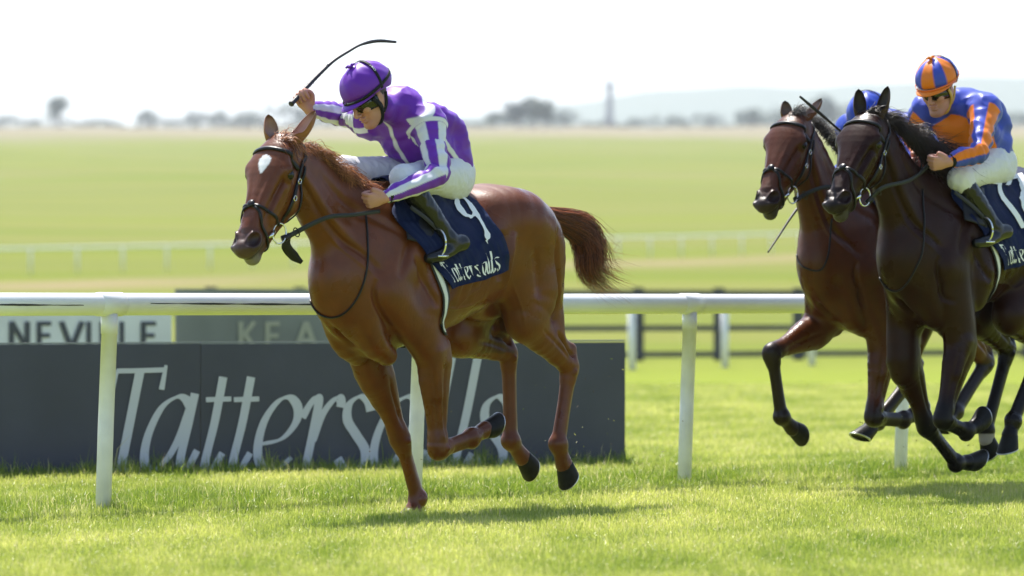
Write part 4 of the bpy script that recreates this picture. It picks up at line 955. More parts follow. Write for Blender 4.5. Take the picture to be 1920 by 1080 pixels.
def make_horse(J, fr, hd, kind, label, h=.0075, ears=None):
    root = fr.root('horse'); tag(root, label, 'horse', 'racehorses galloping along the rail')
    P = horse_prims(J, hd)
    V, Q = mesh_field(P, h)
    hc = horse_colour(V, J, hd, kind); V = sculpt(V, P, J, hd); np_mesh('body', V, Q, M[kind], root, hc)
    for sg in (1, -1): eye(root, hd, sg, M['eye'])
    for (sg, d, o, L, W, tb) in ears:
        mb = MB(); cc = {'chestnut': dict(cin=(.40,.24,.20), cout=(.24,.085,.03), ctip=(.12,.045,.02)), 'bay': dict(cin=(.25,.17,.15), cout=(.13,.045,.02), ctip=(.02,.01,.01)), 'dark': dict(cin=(.05,.035,.03), cout=(.045,.022,.016), ctip=(.012,.008,.008))}[kind]
        ear(mb, hd(.005, -.012, sg * .054), d, o, L, W, tb, **cc); mb.build('ear', M[kind], root)
    for key in ('LF', 'RF', 'LH', 'RH'):
        E, K, F, Co, T = [np.asarray(q) for q in J[key]]
        hoof(root, Co, F, T, M['hoof'] if not (kind == 'dark' and key == 'RF') else M['hoof'], M['shoe'])
    return root, P

def hooftoe(F, Co, yy, extra=None, L=.085):
    d = nrm(Co - F); return Co + L * nrm(d + (np.zeros(3) if extra is None else np.asarray(extra)))

# ---- chestnut
f1 = Frame(770, 24.56)
A = f1.at
poll = A(526, 268, 0.0); hd1 = Head(poll, 32, 6, 1.07)
def legset(A, L): 
    out = {}
    for k, (y, E, K, F, Co, T) in L.items(): out[k] = [A(*q, y if len(q) == 2 else q[2]) if len(q) == 2 else A(q[0], q[1], q[2]) for q in (E, K, F, Co, T)]
    return out
def neckpts(A, L): return [(A(px, py, 0), rh, rw) for px, py, rh, rw in L]
J1 = dict(lift=0.0, **legset(A, dict(
    LF=(.165, (808, 655), (822, 842), (884, 820), (909, 806), (938, 792)),
    RF=(-.14, (698, 690), (750, 822), (783, 936), (774, 959), (764, 974)),
    LH=(.145, (985, 600), (1068, 688), (1046, 832), (1058, 872), (1068, 912)),
    RH=(-.14, (862, 628), (953, 662), (957, 826), (980, 858), (1000, 890)))))
def neck(poll, lift, over=()):
    b = [np.array([.28, 0, 1.34 + lift]), np.array([.46, 0, 1.45 + lift]), None, None, poll + np.array([-.035, 0, -.065])]
    d = b[4] - b[1]; b[2] = b[1] + d*.36 + np.array([.012, 0, -.012]); b[3] = b[1] + d*.72 + np.array([0, 0, .004])
    return list(zip(b, (.29, .240, .185, .138, .095), (.145, .118, .094, .08, .07)))
J1['neck'] = neck(poll, 0); J1['sun_glint'] = A(930, 378, .10)
h1, P1 = make_horse(J1, f1, hd1, 'chestnut', 'chestnut racehorse with a white star leading the others, a purple and white jockey up', .0075,
    ears=[(1, (-.40, .30, .68), (.9, -.3, .0), .195, .044, (-.05, .0, .08)), (-1, (-.05, -.12, 1), (.5, .9, 0), .155, .036, (0.1, .0, .0))])
CH_HAIR = ((.15,.042,.014), (.75,.32,.13)); DK_HAIR = ((.010,.006,.006), (.05,.025,.02))
A = f1.at
handL1 = A(712, 379, .10); handR1 = A(690, 372, -.02)
br1, ring1 = bridle(h1, P1, hd1, hand=[A(610, 409, .15), A(660, 403, .19), A(712, 396, .20)])
mane_hair(h1, 'mane', f1, [A(560, 278, 0), A(598, 300, 0), A(640, 342, 0), A(690, 378, 0), A(725, 392, .0)], 'chestnut', n=2200, L=(.07, .19), cols=CH_HAIR, r0=.0020, yside=.25, seed=4)
mane_hair(h1, 'forelock', f1, [hd1(.03, .03, -.02), hd1(.015, .025, .02)], 'chestnut', n=420, L=(.08, .16), cols=CH_HAIR, r0=.0015, yside=.25, seed=9)
tail_hair(h1, f1, [A(996, 398, 0), A(1040, 408, 0), A(1090, 432, 0), A(1104, 470, 0), A(1106, 508, 0), A(1146, 540, 0)], [.02,.055,.10,.10,.085,.07], n=1700, cols=((.075,.020,.009), (.40,.12,.045)), wisps=.32)
# saddlecloth with number and name
def cloth(root, fr, P, left, number, name_txt, wave=.006):
    """left: control points (front, middle, rear) for three heights on the left side"""
    A = fr.at; rows = []
    for k in range(len(left)): rows.append([A(*q) for q in left[k]])
    sp = [np.array([q[0], 0, q[2] + .14]) for q in rows[-1]]
    mir = [[q * np.array([1, -1, 1]) for q in r] for r in rows[::-1]]
    return Sheet(rows + [sp] + mir, P, .012, 40, 90, wave)
# ------------------------------------------------------------------ riders
M['skin'] = mat('skin', (.45,.25,.17), rough=.5, vcol=True, bump=(160, .15, .002), spec=.4)
M['skin'].node_tree.nodes['Principled BSDF'].inputs['Subsurface Weight'].default_value = .06
M['silk'] = mat('racing_silk', (.2,.05,.4), rough=.44, spec=.3, vcol=True, trans=.06, sheen=.1)
M['breech'] = mat('white_breeches', (.66,.65,.66), rough=.6, bump=(55, .35, .006, (1, 1, .5)), vcol=True)
M['boot'] = mat('black_boot', (.008,.008,.008), rough=.2, spec=.35, bump=(25, .5, .008), coat=.12)
M['lens'] = mat('goggle_lens', (.008,.008,.005), rough=.08, spec=.5, coat=.2)
M['black'] = mat('black_elastic', (.010,.010,.011), rough=.6, spec=.2)
M['whip'] = mat('whip_black', (.022,.018,.022), rough=.5)

class HF:   # head frame of a rider
    def __init__(s, c, yaw, pitch, roll=0, k=1.0):
        w, p, r = radians(yaw), radians(pitch), radians(roll); s.k = k
        f = np.array([cos(p)*cos(w), cos(p)*sin(w), -sin(p)]); l = np.array([-sin(w), cos(w), 0]); u = np.cross(f, l)
        s.f = f; s.l = l*cos(r) + u*sin(r); s.u = np.cross(s.f, s.l); s.c = np.asarray(c, float)
    def __call__(s, f, l, u): return s.c + s.k*(f*s.f + l*s.l + u*s.u)
    def inv(s, P): Q = (np.asarray(P) - s.c)/s.k; return np.stack([Q@s.f, Q@s.l, Q@s.u], -1)
def head_prims(H):
    k = H.k; ax = (H.f, H.l, H.u); P = [Ell(H(-.008,0,.035), np.array([.098,.077,.092])*k, ax, k=.02), Ell(H(.040,0,-.03), np.array([.055,.058,.085])*k, ax, k=.03)]
    P.append(Ell(H(.078,0,-.108), np.array([.022,.026,.02])*k, ax, k=.02))
    P.append(Chain([H(.094,0,.020), H(.117,0,-.012), H(.125,0,-.032), H(.108,0,-.040)], [.009,.010,.0125,.010], k=.010))
    for g in (1, -1):
        P.append(Chain([H(.0,g*.058,-.03), H(.012,g*.052,-.07), H(.068,g*.022,-.108)], [.02,.02,.018], k=.03))
        P.append(Ell(H(.075,g*.040,-.020), np.array([.022,.024,.020])*k, ax, k=.02)); P.append(Ell(H(.112,g*.012,-.038), np.array([.011,.008,.008])*k, ax, k=.006))
        P.append(Chain([H(.086,g*.044,.030), H(.098,g*.010,.027)], .010, k=.014)); P.append(Ell(H(.092,g*.031,.008), np.array([.012,.015,.010])*k, ax, k=.010, op='sub'))
        P.append(Ell(H(.083,g*.031,.006), .014*k, k=.004))
        P.append(Ell(H(-.004,g*.079,-.004), np.array([.018,.008,.031])*k, (nrm(H.f + .2*H.u), H.l, nrm(H.u - .2*H.f)), k=.006)); P.append(Ell(H(.001,g*.088,-.003), np.array([.009,.005,.018])*k, ax, k=.004, op='sub'))
        P.append(Chain([H(.118,g*.006,-.034), H(.108,g*.028,-.066)], .002, k=.008, op='sub'))
    P.append(Ell(H(.098,0,-.061), np.array([.016,.024,.008])*k, ax, k=.008)); P.append(Ell(H(.094,0,-.077), np.array([.016,.021,.008])*k, ax, k=.008))
    P.append(Chain([H(.112,0,-.069), H(.106,.014,-.070), H(.096,.026,-.073)], .0028, k=.004, op='sub')); P.append(Chain([H(.112,0,-.069), H(.106,-.014,-.070), H(.096,-.026,-.073)], .0028, k=.004, op='sub'))
    return P
def hand_prims(wr, pd, ac, bn, curl, k=1.0, sgn=1, thumb=None):
    """wr wrist, pd palm direction, ac from index to little finger, bn back-of-hand normal"""
    pd = nrm(pd); ac = nrm(ac - pd*(ac@pd)); bn = nrm(bn - pd*(bn@pd) - ac*(bn@ac)); P = []
    c = wr + pd*.045*k
    P.append(Chain([wr - pd*.02, wr + pd*.02*k], [.024*k,.026*k], [.020*k,.018*k], bn, k=.015))
    P.append(Ell(c, np.array([.046,.040,.019])*k, (pd, ac, bn), k=.014))
    for i in range(4):
        kn = wr + pd*(.083 - .004*abs(i-1.2))*k + ac*(i-1.5)*.0205*k; L = np.array([.042,.028,.021])*k*(1, 1.06, .98, .82)[i]
        pts = [wr + pd*.04*k + ac*(i-1.5)*.016*k, kn]; th = 0
        for j in range(3):
            th += radians(curl[j]) * (1 + .06*(i-1.5)); d = pd*cos(th) - bn*sin(th); pts.append(pts[-1] + d*L[j])
        P.append(Chain(pts, [.010*k,.0112*k,.0100*k,.0090*k,.0078*k], k=.0045, sub=2))
    tb = wr + pd*.025*k - ac*.030*k; t = thumb or (.5, -.35, -.55)
    d1 = nrm(pd*.75 - ac*.75 - bn*.3); p1 = tb + d1*.032*k; d2 = nrm(pd*t[0] + ac*t[1] + bn*t[2]); d3 = nrm(pd*(t[0]-.2) + ac*(t[1]+.5) + bn*(t[2]-.2))
    P.append(Chain([tb - pd*.01, p1, p1 + d2*.030*k, p1 + d2*.030*k + d3*.022*k], [.016*k,.0125*k,.0110*k,.0088*k], k=.009, sub=2))
    return P
def arm_angle(V, pts, ref):
    d, t, foot, ax = seg_param(V, pts); D = V - foot; r = np.asarray(ref, float); u = r[None] - ax*(ax@r)[:, None]; u /= np.linalg.norm(u, axis=1)[:, None]; w = np.cross(ax, u)
    return d, t, np.arctan2((D*w).sum(1), (D*u).sum(1))

def make_rider(fr, R, label, colours, name='person'):
    """R: joints in the horse's axes"""
    root = fr.root(name); tag(root, label, 'person', 'jockeys riding in the race')
    H = R['head']; g = lambda k: np.asarray(R[k], float)
    nb, SL, SR, EL, ER, WL, WR, pe, HL, HR, KL, KR, AL, AR, TL, TR = [g(k) for k in ('neck','SL','SR','EL','ER','WL','WR','pel','HL','HR','KL','KR','AL','AR','TL','TR')]
    mid = (SL+SR)/2
    # ---- one continuous body
    B = head_prims(H)
    B.append(Chain([H(-.025,0,-.05), (H(-.03,0,-.09)+nb)/2, nb], [.052,.050,.060], k=.03))
    B.append(Chain([nb, mid*.6+pe*.4, pe], [.09,.115,.12], [.13,.13,.13], nrm(SL-SR), k=.05))
    for S, E, W in ((SL, EL, WL), (SR, ER, WR)): B.append(Chain([S, E, W], [.05,.036,.024], k=.03, sub=1))
    for Hh, K, An in ((HL, KL, AL), (HR, KR, AR)): B.append(Chain([Hh, K, An], [.07,.044,.032], k=.03, sub=1))
    B += hand_prims(WL, **R['handL']) + hand_prims(WR, **R['handR'])
    V, Q = mesh_field(B, .0052)
    hv = H.inv(V); sk = np.array(R.get('skin', (.50,.245,.18))); col = np.tile(sk, (len(V), 1)) * (1 + .05*vnoise(V, 60, 2))[:, None]
    lip = np.exp(-(((hv[:, 0]-.105)/.02)**2 + (hv[:, 1]/.024)**2 + ((hv[:, 2]+.069)/.011)**2)); col = col*(1-.45*lip[:, None]) + np.array([.42,.14,.11])*.45*lip[:, None]
    stub = ss(-hv[:, 2], .05, .09) * (np.abs(hv[:, 0]-.06) < .07) * (hv[:, 2] > -.15); col = col*(1 - .18*stub[:, None]*np.array([.8, 1, 1.]))
    col[:, 0] *= 1; hair_m = (hv[:, 2] > .0) * (hv[:, 0] < .02) * (np.abs(hv[:, 1]) < .076); col[hair_m > 0] = (.05,.03,.02)
    np_mesh('body', V, Q, M['skin'], root, np.clip(col, 0, 1))
    # ---- silks: jacket
    lat = nrm(SL-SR); S = []
    S.append(Chain([nb + (nb-mid)*.1, mid*.75+pe*.25, mid*.42+pe*.58, pe + (pe-mid)*.02], R.get('tr', [.095,.130,.130,.115]), R.get('tw', [.125,.18,.165,.155]), lat, k=.05))
    for s_, Sh in ((1, SL), (-1, SR)): S.append(Chain([nb + (Sh-nb)*.3, Sh], [.075,.085], k=.06))
    S.append(Chain([H(-.045,0,-.085), nb], [.060,.085], k=.04))
    bk = R.get('back', None)
    if bk is not None: S.append(Chain(bk[0], bk[1], bk[2], lat, k=.06))
    for Sh, E, W in ((SL, EL, WL), (SR, ER, WR)):
        d = nrm(W-E); S.append(Chain([Sh, Sh*.45+E*.55, E, E*.5+W*.5, W - d*.035], [.080,.063,.057,.049,.035], k=.04, sub=3))
    V, Q = mesh_field(S, R.get('hs', .0062)); N = normals(S, V)
    dl, tl, al = arm_angle(V, [SL, EL, WL], R['refL']); dr, tr_, ar = arm_angle(V, [SR, ER, WR], R['refR'])
    wr = lambda seed, sc, an: 1 - np.abs(vnoise(V*np.array(an), sc, seed))*2
    fold = .0060*wr(21, 8, (1, 1, 1.4)) + .0016*np.sin(16*vnoise(V, 4.0, 23))
    for dd, tt in ((dl, tl), (dr, tr_)): m = (dd < .095); fold = fold + m * (.006*np.sin(tt*19 + 1.6*vnoise(V, 9, 8)) * np.exp(-((tt-1.0)/.35)**2) + .0018*np.sin(tt*26 + 3*vnoise(V, 7, 9)))
    V2 = V + N*fold[:, None]
    cols = colours['jacket'](V, dict(dl=dl, tl=tl, al=al, dr=dr, tr=tr_, ar=ar, H=H, mid=mid, lat=lat, nb=nb, pe=pe, SL=SL, SR=SR))
    np_mesh('racing_silks', V2, Q, M['silk'], root, cols)
    # cuffs
    for W, E in ((WL, EL), (WR, ER)):
        d = nrm(W-E); c = W - d*.028; u = nrm(np.cross(d, (0, 0, 1.))); mb = MB(); mb.tube([c - d*.012, c - d*.008, c + d*.008, c + d*.012], [.034,.038,.037,.032], 20, flat=.95); mb.build('wrist_band', M['black'], root)
    # ---- breeches
    Bp = [Chain([pe + (pe-mid)*.06 + lat*.0, pe - (pe-mid)*.12], [.115,.125], [.15,.15], lat, k=.06)]
    for Hh, K, An in ((HL, KL, AL), (HR, KR, AR)):
        d = nrm(An-K); Bp.append(Chain([Hh, Hh*.5+K*.5, K], [.112,.088,.062], k=.05, sub=1)); Bp.append(Ell(K, .064, k=.03)); Bp.append(Chain([K, K + d*.17], [.058,.050], k=.02))
    if 'seat' in R: Bp.append(Ell(R['seat'][0], R['seat'][1], k=.08))
    V, Q = mesh_field(Bp, .0075); N = normals(Bp, V); V = V + N*(.0035*(1-np.abs(vnoise(V*np.array([1.6, 1, .6]), 26, 31))*2))[:, None]
    np_mesh('breeches', V, Q, M['breech'], root, np.tile((.66,.65,.67), (len(V), 1)))
    # ---- boots
    for K, An, T in ((KL, AL, TL), (KR, AR, TR)):
        d = nrm(An-K); bt = [Chain([K + d*R.get('boot_top', .09), K*.55+An*.45, An - d*.02], [.060,.058,.042], k=.02)]
        fd = nrm(T-An); hz = nrm(T - An); heel = An - hz*.055 + d*.055; bt += [Chain([An, heel + np.array([0, 0, .0])], [.042,.036], k=.03), Chain([heel, An*.45+T*.55 + d*.03, T], [.036,.036,.028], [.032,.040,.032], np.array([0, 1., 0]), k=.03)]
        V, Q = mesh_field(bt, .007); N = normals(bt, V); V = V + N*(.003*(1-np.abs(vnoise(V, 30, 41))*2)*ss(-(V@d), -(An@d)-.0 , -(An@d)+.1))[:, None]
        np_mesh('boot', V, Q, M['boot'], root, None)
    # ---- helmet with its cap
    th = np.linspace(0, 1, 22); ph = np.linspace(0, 2*pi, 64, endpoint=False); hv = []; hc = []
    rx, ry, rz = R.get('helm', (.148,.116,.119)); c0 = (-.010, 0, .072)
    for a in th:
        an = a * radians(109)
        for p in ph:
            sx = sin(an)*cos(p); sy = sin(an)*sin(p); sz = cos(an); k_ = 1 - .10*max(0, a-.85)/.15
            f, l, u = c0[0] + rx*sx*k_, c0[1] + ry*sy*k_, c0[2] + rz*sz - .020*max(0, -cos(p))*a**3
            w = .0018*sin(p*11 + 3*sin(a*6))*(1-a)*a*3 + .0015*sin(p*5+a*9)
            q = H(f, l, u); q = q + nrm(q - H(*c0))*w; hv.append(q); hc.append(colours['cap'](p, a))
    F = [(i*64+j, i*64+(j+1) % 64, (i+1)*64+(j+1) % 64, (i+1)*64+j) for i in range(21) for j in range(64)]
    mb = MB(); mb.add(hv, F); mb.c = [np.hstack([np.array(hc), np.ones((len(hc), 1))])]; he = mb.build('helmet', M['silk'], root)
    if colours.get('pom'):
        mb = MB(); top = H(c0[0]+.03, 0, c0[2]+rz*.985)
        for a_ in (-.6, .8, 2.4): mb.tube([top, top + .014*H.u + .012*(cos(a_)*H.f + sin(a_)*H.l), top + .012*H.u + .026*(cos(a_)*H.f + sin(a_)*H.l)], [.006,.009,.004], 8, col=colours['pom'])
        mb.build('cap_knot', M['silk'], he)
    # peak
    pv = []; NP = 21
    for r_, dz in ((0, 0), (.5, .002), (1, -.004), (1.0, -.008), (.5, -.003), (0, -.006)):
        for j in range(NP):
            p = (j/(NP-1)*2-1)*radians(72); e = cos(p*1.25)*.052*r_
            pv.append(H(c0[0] + (rx*.93+e)*cos(p), (ry*.93+e*.35)*sin(p), c0[2]-.033 + dz - .22*e))
    F = [(i*NP+j, i*NP+j+1, (i+1)*NP+j+1, (i+1)*NP+j) for i in range(5) for j in range(NP-1)]
    mb = MB(); mb.add(pv, F, colours['peak']); mb.build('peak', M['silk'], he)
    # bands round the helmet
    def loop(z0, tiltb, w, m, name, grow=1.015, arc=(0, 2*pi), par=he):
        mb = MB(); pts = []
        for p in np.linspace(*arc, 60):
            sx, sy = cos(p), sin(p); z = z0 - tiltb*sx; sc = math.sqrt(max(1 - (z/rz)**2, .05)) if z > 0 else 1
            pts.append(H(c0[0] + rx*sx*sc*grow, ry*sy*sc*grow, c0[2] + z))
        X = np.array(pts); cc = H(*c0); T = np.gradient(X, axis=0); T /= np.linalg.norm(T, axis=1)[:, None]; N = X - cc; N /= np.linalg.norm(N, axis=1)[:, None]; B = np.cross(T, N); th_ = .0015
        V = np.stack([X-B*w/2, X-B*w/2+N*th_, X+B*w/2+N*th_, X+B*w/2], 1).reshape(-1, 3); n = len(X)
        mb.add(V, [(i*4+j, (i+1)*4+j, (i+1)*4+(j+1) % 4, i*4+(j+1) % 4) for i in range(n-1) for j in range(4)]); return mb.build(name, m, par)
    loop(-.012, .022 if colours.get('band_dark') else .018, .017 if colours.get('band_dark') else .010, M['black'] if colours.get('band_dark') else colours['band_m'], 'helmet_band')
    # goggle strap over the cap (vertical)
    mb = MB(); X = []
    for a_ in np.linspace(-1, 1, 50):
        an = a_*radians(104); X.append(H(c0[0] - .012 - .02*cos(an), ry*sin(an)*1.015, c0[2] + rz*cos(an)*1.02))
    X = np.array(X); T = np.gradient(X, axis=0); T /= np.linalg.norm(T, axis=1)[:, None]; B = np.tile(H.f, (50, 1)); N = np.cross(B, T); w = colours.get('vstrap', .013)
    s_ = np.sign((N[25] @ H.u)); N = N*s_
    mb.add(np.stack([X-B*w/2, X-B*w/2+N*.002, X+B*w/2+N*.002, X+B*w/2], 1).reshape(-1, 3), [(i*4+j, (i+1)*4+j, (i+1)*4+(j+1) % 4, i*4+(j+1) % 4) for i in range(49) for j in range(4)]); vs = mb.build('cap_strap', M['black'], he)
    if colours.get('vtext'):
        mb = MB()
        def mp(x, y, off):
            i = np.clip((x)*49, 0, 48.99); i0 = i.astype(int); f_ = (i-i0)[:, None]
            return X[i0]*(1-f_)+X[i0+1]*f_ - B[i0]*(y[:, None]-.5)*w*.62 + N[i0]*(.0025+np.asarray(off)[:, None])
        def mp2(x, y, off): return mp(x, y, off)
        write(mb, 'TKO', .66, 0.0, 1.0, lambda x, y, off: mp(.70 + (x-.66)*.055, y, off), .0005); mb.build('strap_lettering', M['white_print'], vs)
    # harness round the ear and under the chin
    for g_ in (1, -1):
        mb = MB(); flat_strap(mb, [H(.045,g_*.088,.02), H(.022,g_*.086,-.03), H(.02,g_*.070,-.075), H(.038,g_*.045,-.118), H(.045,0,-.128)], [.020,.026,.020,.016,.014], H.l*g_, .003)
        flat_strap(mb, [H(-.045,g_*.084,.01), H(-.020,g_*.078,-.045), H(.012,g_*.072,-.075)], [.016,.016,.014], H.l*g_, .003); mb.build('chin_strap', colours.get('strap_m', M['black']), he)
    # goggles
    gx = []; NG = 33
    for zz, out in ((.030,.002),(.022,.010),(.006,.014),(-.014,.009),(-.024,.000)):
        for j in range(NG):
            p = (j/(NG-1)*2-1)*radians(78); nose = math.exp(-(p/.16)**2)
            r = 1 + .0*p; z = zz + (.012*nose if zz < 0 else 0) - .006*abs(p)
            gx.append(H(-.010 + (.112+out)*cos(p)*1.0 , (.083+out*.5)*sin(p), z))
    mb = MB(); mb.add(gx, [(i*NG+j, i*NG+j+1, (i+1)*NG+j+1, (i+1)*NG+j) for i in range(4) for j in range(NG-1)]); go = mb.build('goggles', M['lens'], root)
    mb = MB(); rim = [gx[j] for j in range(NG)] + [gx[4*NG+j] for j in range(NG-1, -1, -1)] + [gx[0]]; mb.tube(rim, .0036, 8); mb.build('frame', M['black'], go)
    if colours.get('upper_goggle'):
        gx = []
        for zz, out in ((.048,.012),(.042,.019),(.034,.015)):
            for j in range(NG): p = (j/(NG-1)*2-1)*radians(70); gx.append(H(-.006+(.122+out)*cos(p), (.096+out*.4)*sin(p), zz))
        mb = MB(); mb.add(gx, [(i*NG+j, i*NG+j+1, (i+1)*NG+j+1, (i+1)*NG+j) for i in range(2) for j in range(NG-1)]); mb.build('spare_goggles', M['spare'], root)
    return root
M['spare'] = mat('spare_goggle_lens', (.030,.032,.010), rough=.12, spec=.8, coat=.4)
# ---- saddle, cloth, girth for any horse
def tack_set(root, fr, P, number, name_txt, cl, girth, seat_c, lift=0, nmax=99):
    A = fr.at
    rows = [[A(*q) for q in r] for r in cl]; top = [np.array([q[0] + .0, .0, 1.70 + lift]) for q in rows[-1]]
    mir = [[q*np.array([1, -1, 1]) for q in r] for r in rows[::-1]]
    sc = empty('saddle', parent=root)
    cloth_ = Sheet(rows + [top] + mir, P, .012, 48, 110, .011); co = cloth_.build('saddlecloth', M['navy'], root)
    # left side lettering: u from front to rear, v 0 at the lower edge
    mb = MB(); write(mb, name_txt, .10, .07, .18, lambda x, y, off: cloth_.at(x, y*.42, np.asarray(off) + .007), .0005, bold=1.02, gap=.05, squeeze=.90); mb.build('lettering', M['white_print'], co)
    if number: mb = MB(); write(mb, number, (.77 if len(number) == 1 else .52), .34, .5, lambda x, y, off: cloth_.at(x, y*.42, np.asarray(off) + .007), .0005, bold=1.0, squeeze=(.55 if len(number) == 1 else .75)); mb.build('number', M['white_print'], co)
    return sc, cloth_
def saddle(root, sc, fr, P, lift, stl, foot, girth):
    # flap, seat, stirrup leather and iron, girth
    for sg in (1, -1):
        m = np.array([1, sg, 1]); mb = MB()
        rows = [[np.array(q)*m for q in r] for r in [[(.30,.24,1.40+lift),(.22,.26,1.38+lift),(.13,.27,1.36+lift)], [(.28,.22,1.50+lift),(.20,.24,1.50+lift),(.10,.24,1.50+lift)], [(.20,.10,1.64+lift),(.10,.10,1.64+lift),(.0,.10,1.64+lift)]]]
        Sheet(rows, P, .024, 14, 24, .002).build('saddle_flap', M['leather'], sc, .006)
        # girth: two straps with a dark edge
        mb = MB(); gpts = [np.array(q)*m for q in girth]
        X = strap(mb, P, gpts, .062, .010, .003, 10); g_ = mb.build('girth', M['dark_web'], sc)
        mb = MB(); strap(mb, P, [q + np.array([.006, 0, 0]) for q in gpts], .030, .0135, .002, 10); mb.build('girth_stripe', M['girth'], g_)
        mb = MB(); a = np.array(stl[0])*m; b = np.array(stl[1])*m; flat_strap(mb, [a, (a+b)/2 + np.array([0, .01*sg, 0]), b], .020, (.2, sg, 0), .002); le = mb.build('stirrup_leather', M['dark_web'], sc)
        mb = MB(); f = np.array(foot)*m; up = nrm(b - f)
        torus(mb, f + up*.055, (0, 1, 0), up, .062, .072, .0055); mb.box(f + np.array([-.028,-.058,-.016]), f + np.array([.028,.058,-.006])); mb.build('stirrup_iron', M['steel'], le)
    mb = MB(); P0 = [(.18,0,1.66+lift),(.08,0,1.655+lift),(-.06,0,1.635+lift),(-.20,0,1.64+lift),(-.27,0,1.665+lift)]
    Xs = catmull(P0, 6); V = []; W = np.interp(np.linspace(0, 1, len(Xs)), [0,.3,.6,.85,1], [.05,.07,.11,.12,.06])
    for X, w in zip(Xs, W):
        for j in range(13): t = j/12*2-1; V.append(X + np.array([0, w*t, -.05*t*t - 0]))
    V = np.array(V); n = len(Xs); k = len(V); F = []
    for i in range(n-1):
        for j in range(12): a = i*13+j; F += [(a, a+1, a+14, a+13), (k+a+13, k+a+14, k+a+1, k+a)]
    for i in range(n-1): F += [(i*13, (i+1)*13, k+(i+1)*13, k+i*13), (i*13+12, k+i*13+12, k+(i+1)*13+12, (i+1)*13+12)]
    for j in range(12): F += [(j, k+j, k+j+1, j+1), ((n-1)*13+j+1, k+(n-1)*13+j+1, k+(n-1)*13+j, (n-1)*13+j)]
    mb.add(np.vstack([V, V - np.array([0, 0, .035])]), F); mb.build('saddle_seat', M['leather'], sc)
def neck_strap(root, P, pts, name='neck_strap', w=.009, close=True):
    mb = MB(); strap(mb, P, pts, w, .005, .004, 8); return mb.build(name, M['leather'], root)

BASIS = lambda fr: (np.array([-fr.c, fr.s, 0]), np.array([0, 0, 1.]), np.array([fr.s, fr.c, 0]))
PUR, WHT, BLU, ORG, ROY = (.150,.025,.40), (.72,.72,.76), (.045,.075,.46), (.80,.20,.012), (.022,.060,.42)
def torso_coords(V, D):
    a = D['pe'] - D['nb']; L = np.linalg.norm(a); a = a/L; lat = nrm(D['lat'] - a*(D['lat']@a)); fn = np.cross(lat, a); fn = fn if fn[2] < 0 else -fn
    q = V - D['nb']; return (q@a)/L, np.arctan2(q@lat, q@fn), q@lat      # along, angle (0 = belly side, + = left), lateral
def edge(d, soft=.0045): return np.clip(.5 + d/soft, 0, 1)          # d metres inside the stripe
def jacket1(V, D):
    s, ph, la = torso_coords(V, D); w = np.zeros(len(V)); arm = np.zeros(len(V)); L = np.linalg.norm(D['pe']-D['nb'])
    for d, t, a in ((D['dl'], D['tl'], D['al']), (D['dr'], D['tr'], D['ar'])):
        on = edge((t-.13)*.3) * (d < .10); off = np.where(t < .45, 1.35, 0.0); st = edge(np.sin(4*a + .6 + off)*.016); w = np.maximum(w, on*st); arm = np.maximum(arm, on)
        w = np.maximum(w, (d < .115)*edge(.010 - np.abs(t-.095)*.3))
    tor = 1 - arm; r = np.abs(ph)
    for p0, q, s0 in ((-.05, ph, -.1), (1.30, r, .30)): w = np.maximum(w, tor*edge(.011 - np.abs(q - p0 - .1*s)*.14)*(s > s0))
    w = np.maximum(w, tor*edge(.014 - np.abs(s-.02)*L)*(r < 2.0)*(r > .8))
    w = w[:, None]; return np.array(PUR)*(1-w) + np.array(WHT)*w
def jacket2(V, D):
    s, ph, la = torso_coords(V, D); w = np.zeros(len(V)); arm = np.zeros(len(V)); L = np.linalg.norm(D['pe']-D['nb'])
    for d, t, a in ((D['dl'], D['tl'], D['al']), (D['dr'], D['tr'], D['ar'])):
        on = edge((t-.10)*.3) * (d < .10); w = np.maximum(w, on*edge(np.sin(3*a + .9)*.022)); arm = np.maximum(arm, on)
    w = np.maximum(w, (1-arm)*edge((1.05-np.abs(ph))*.13)*edge((s + .14 - .22*np.abs(ph))*L)*edge((.95-s)*L))
    w = w[:, None]; return np.array(BLU)*(1-w) + np.array(ORG)*w
def jacket3(V, D): return np.tile(np.array(ROY), (len(V), 1))
def cap2(p, a):
    if a > .93: return ORG
    k = int(np.floor((p + .2)/(2*pi/10))) % 2
    return ORG if k == 0 else BLU

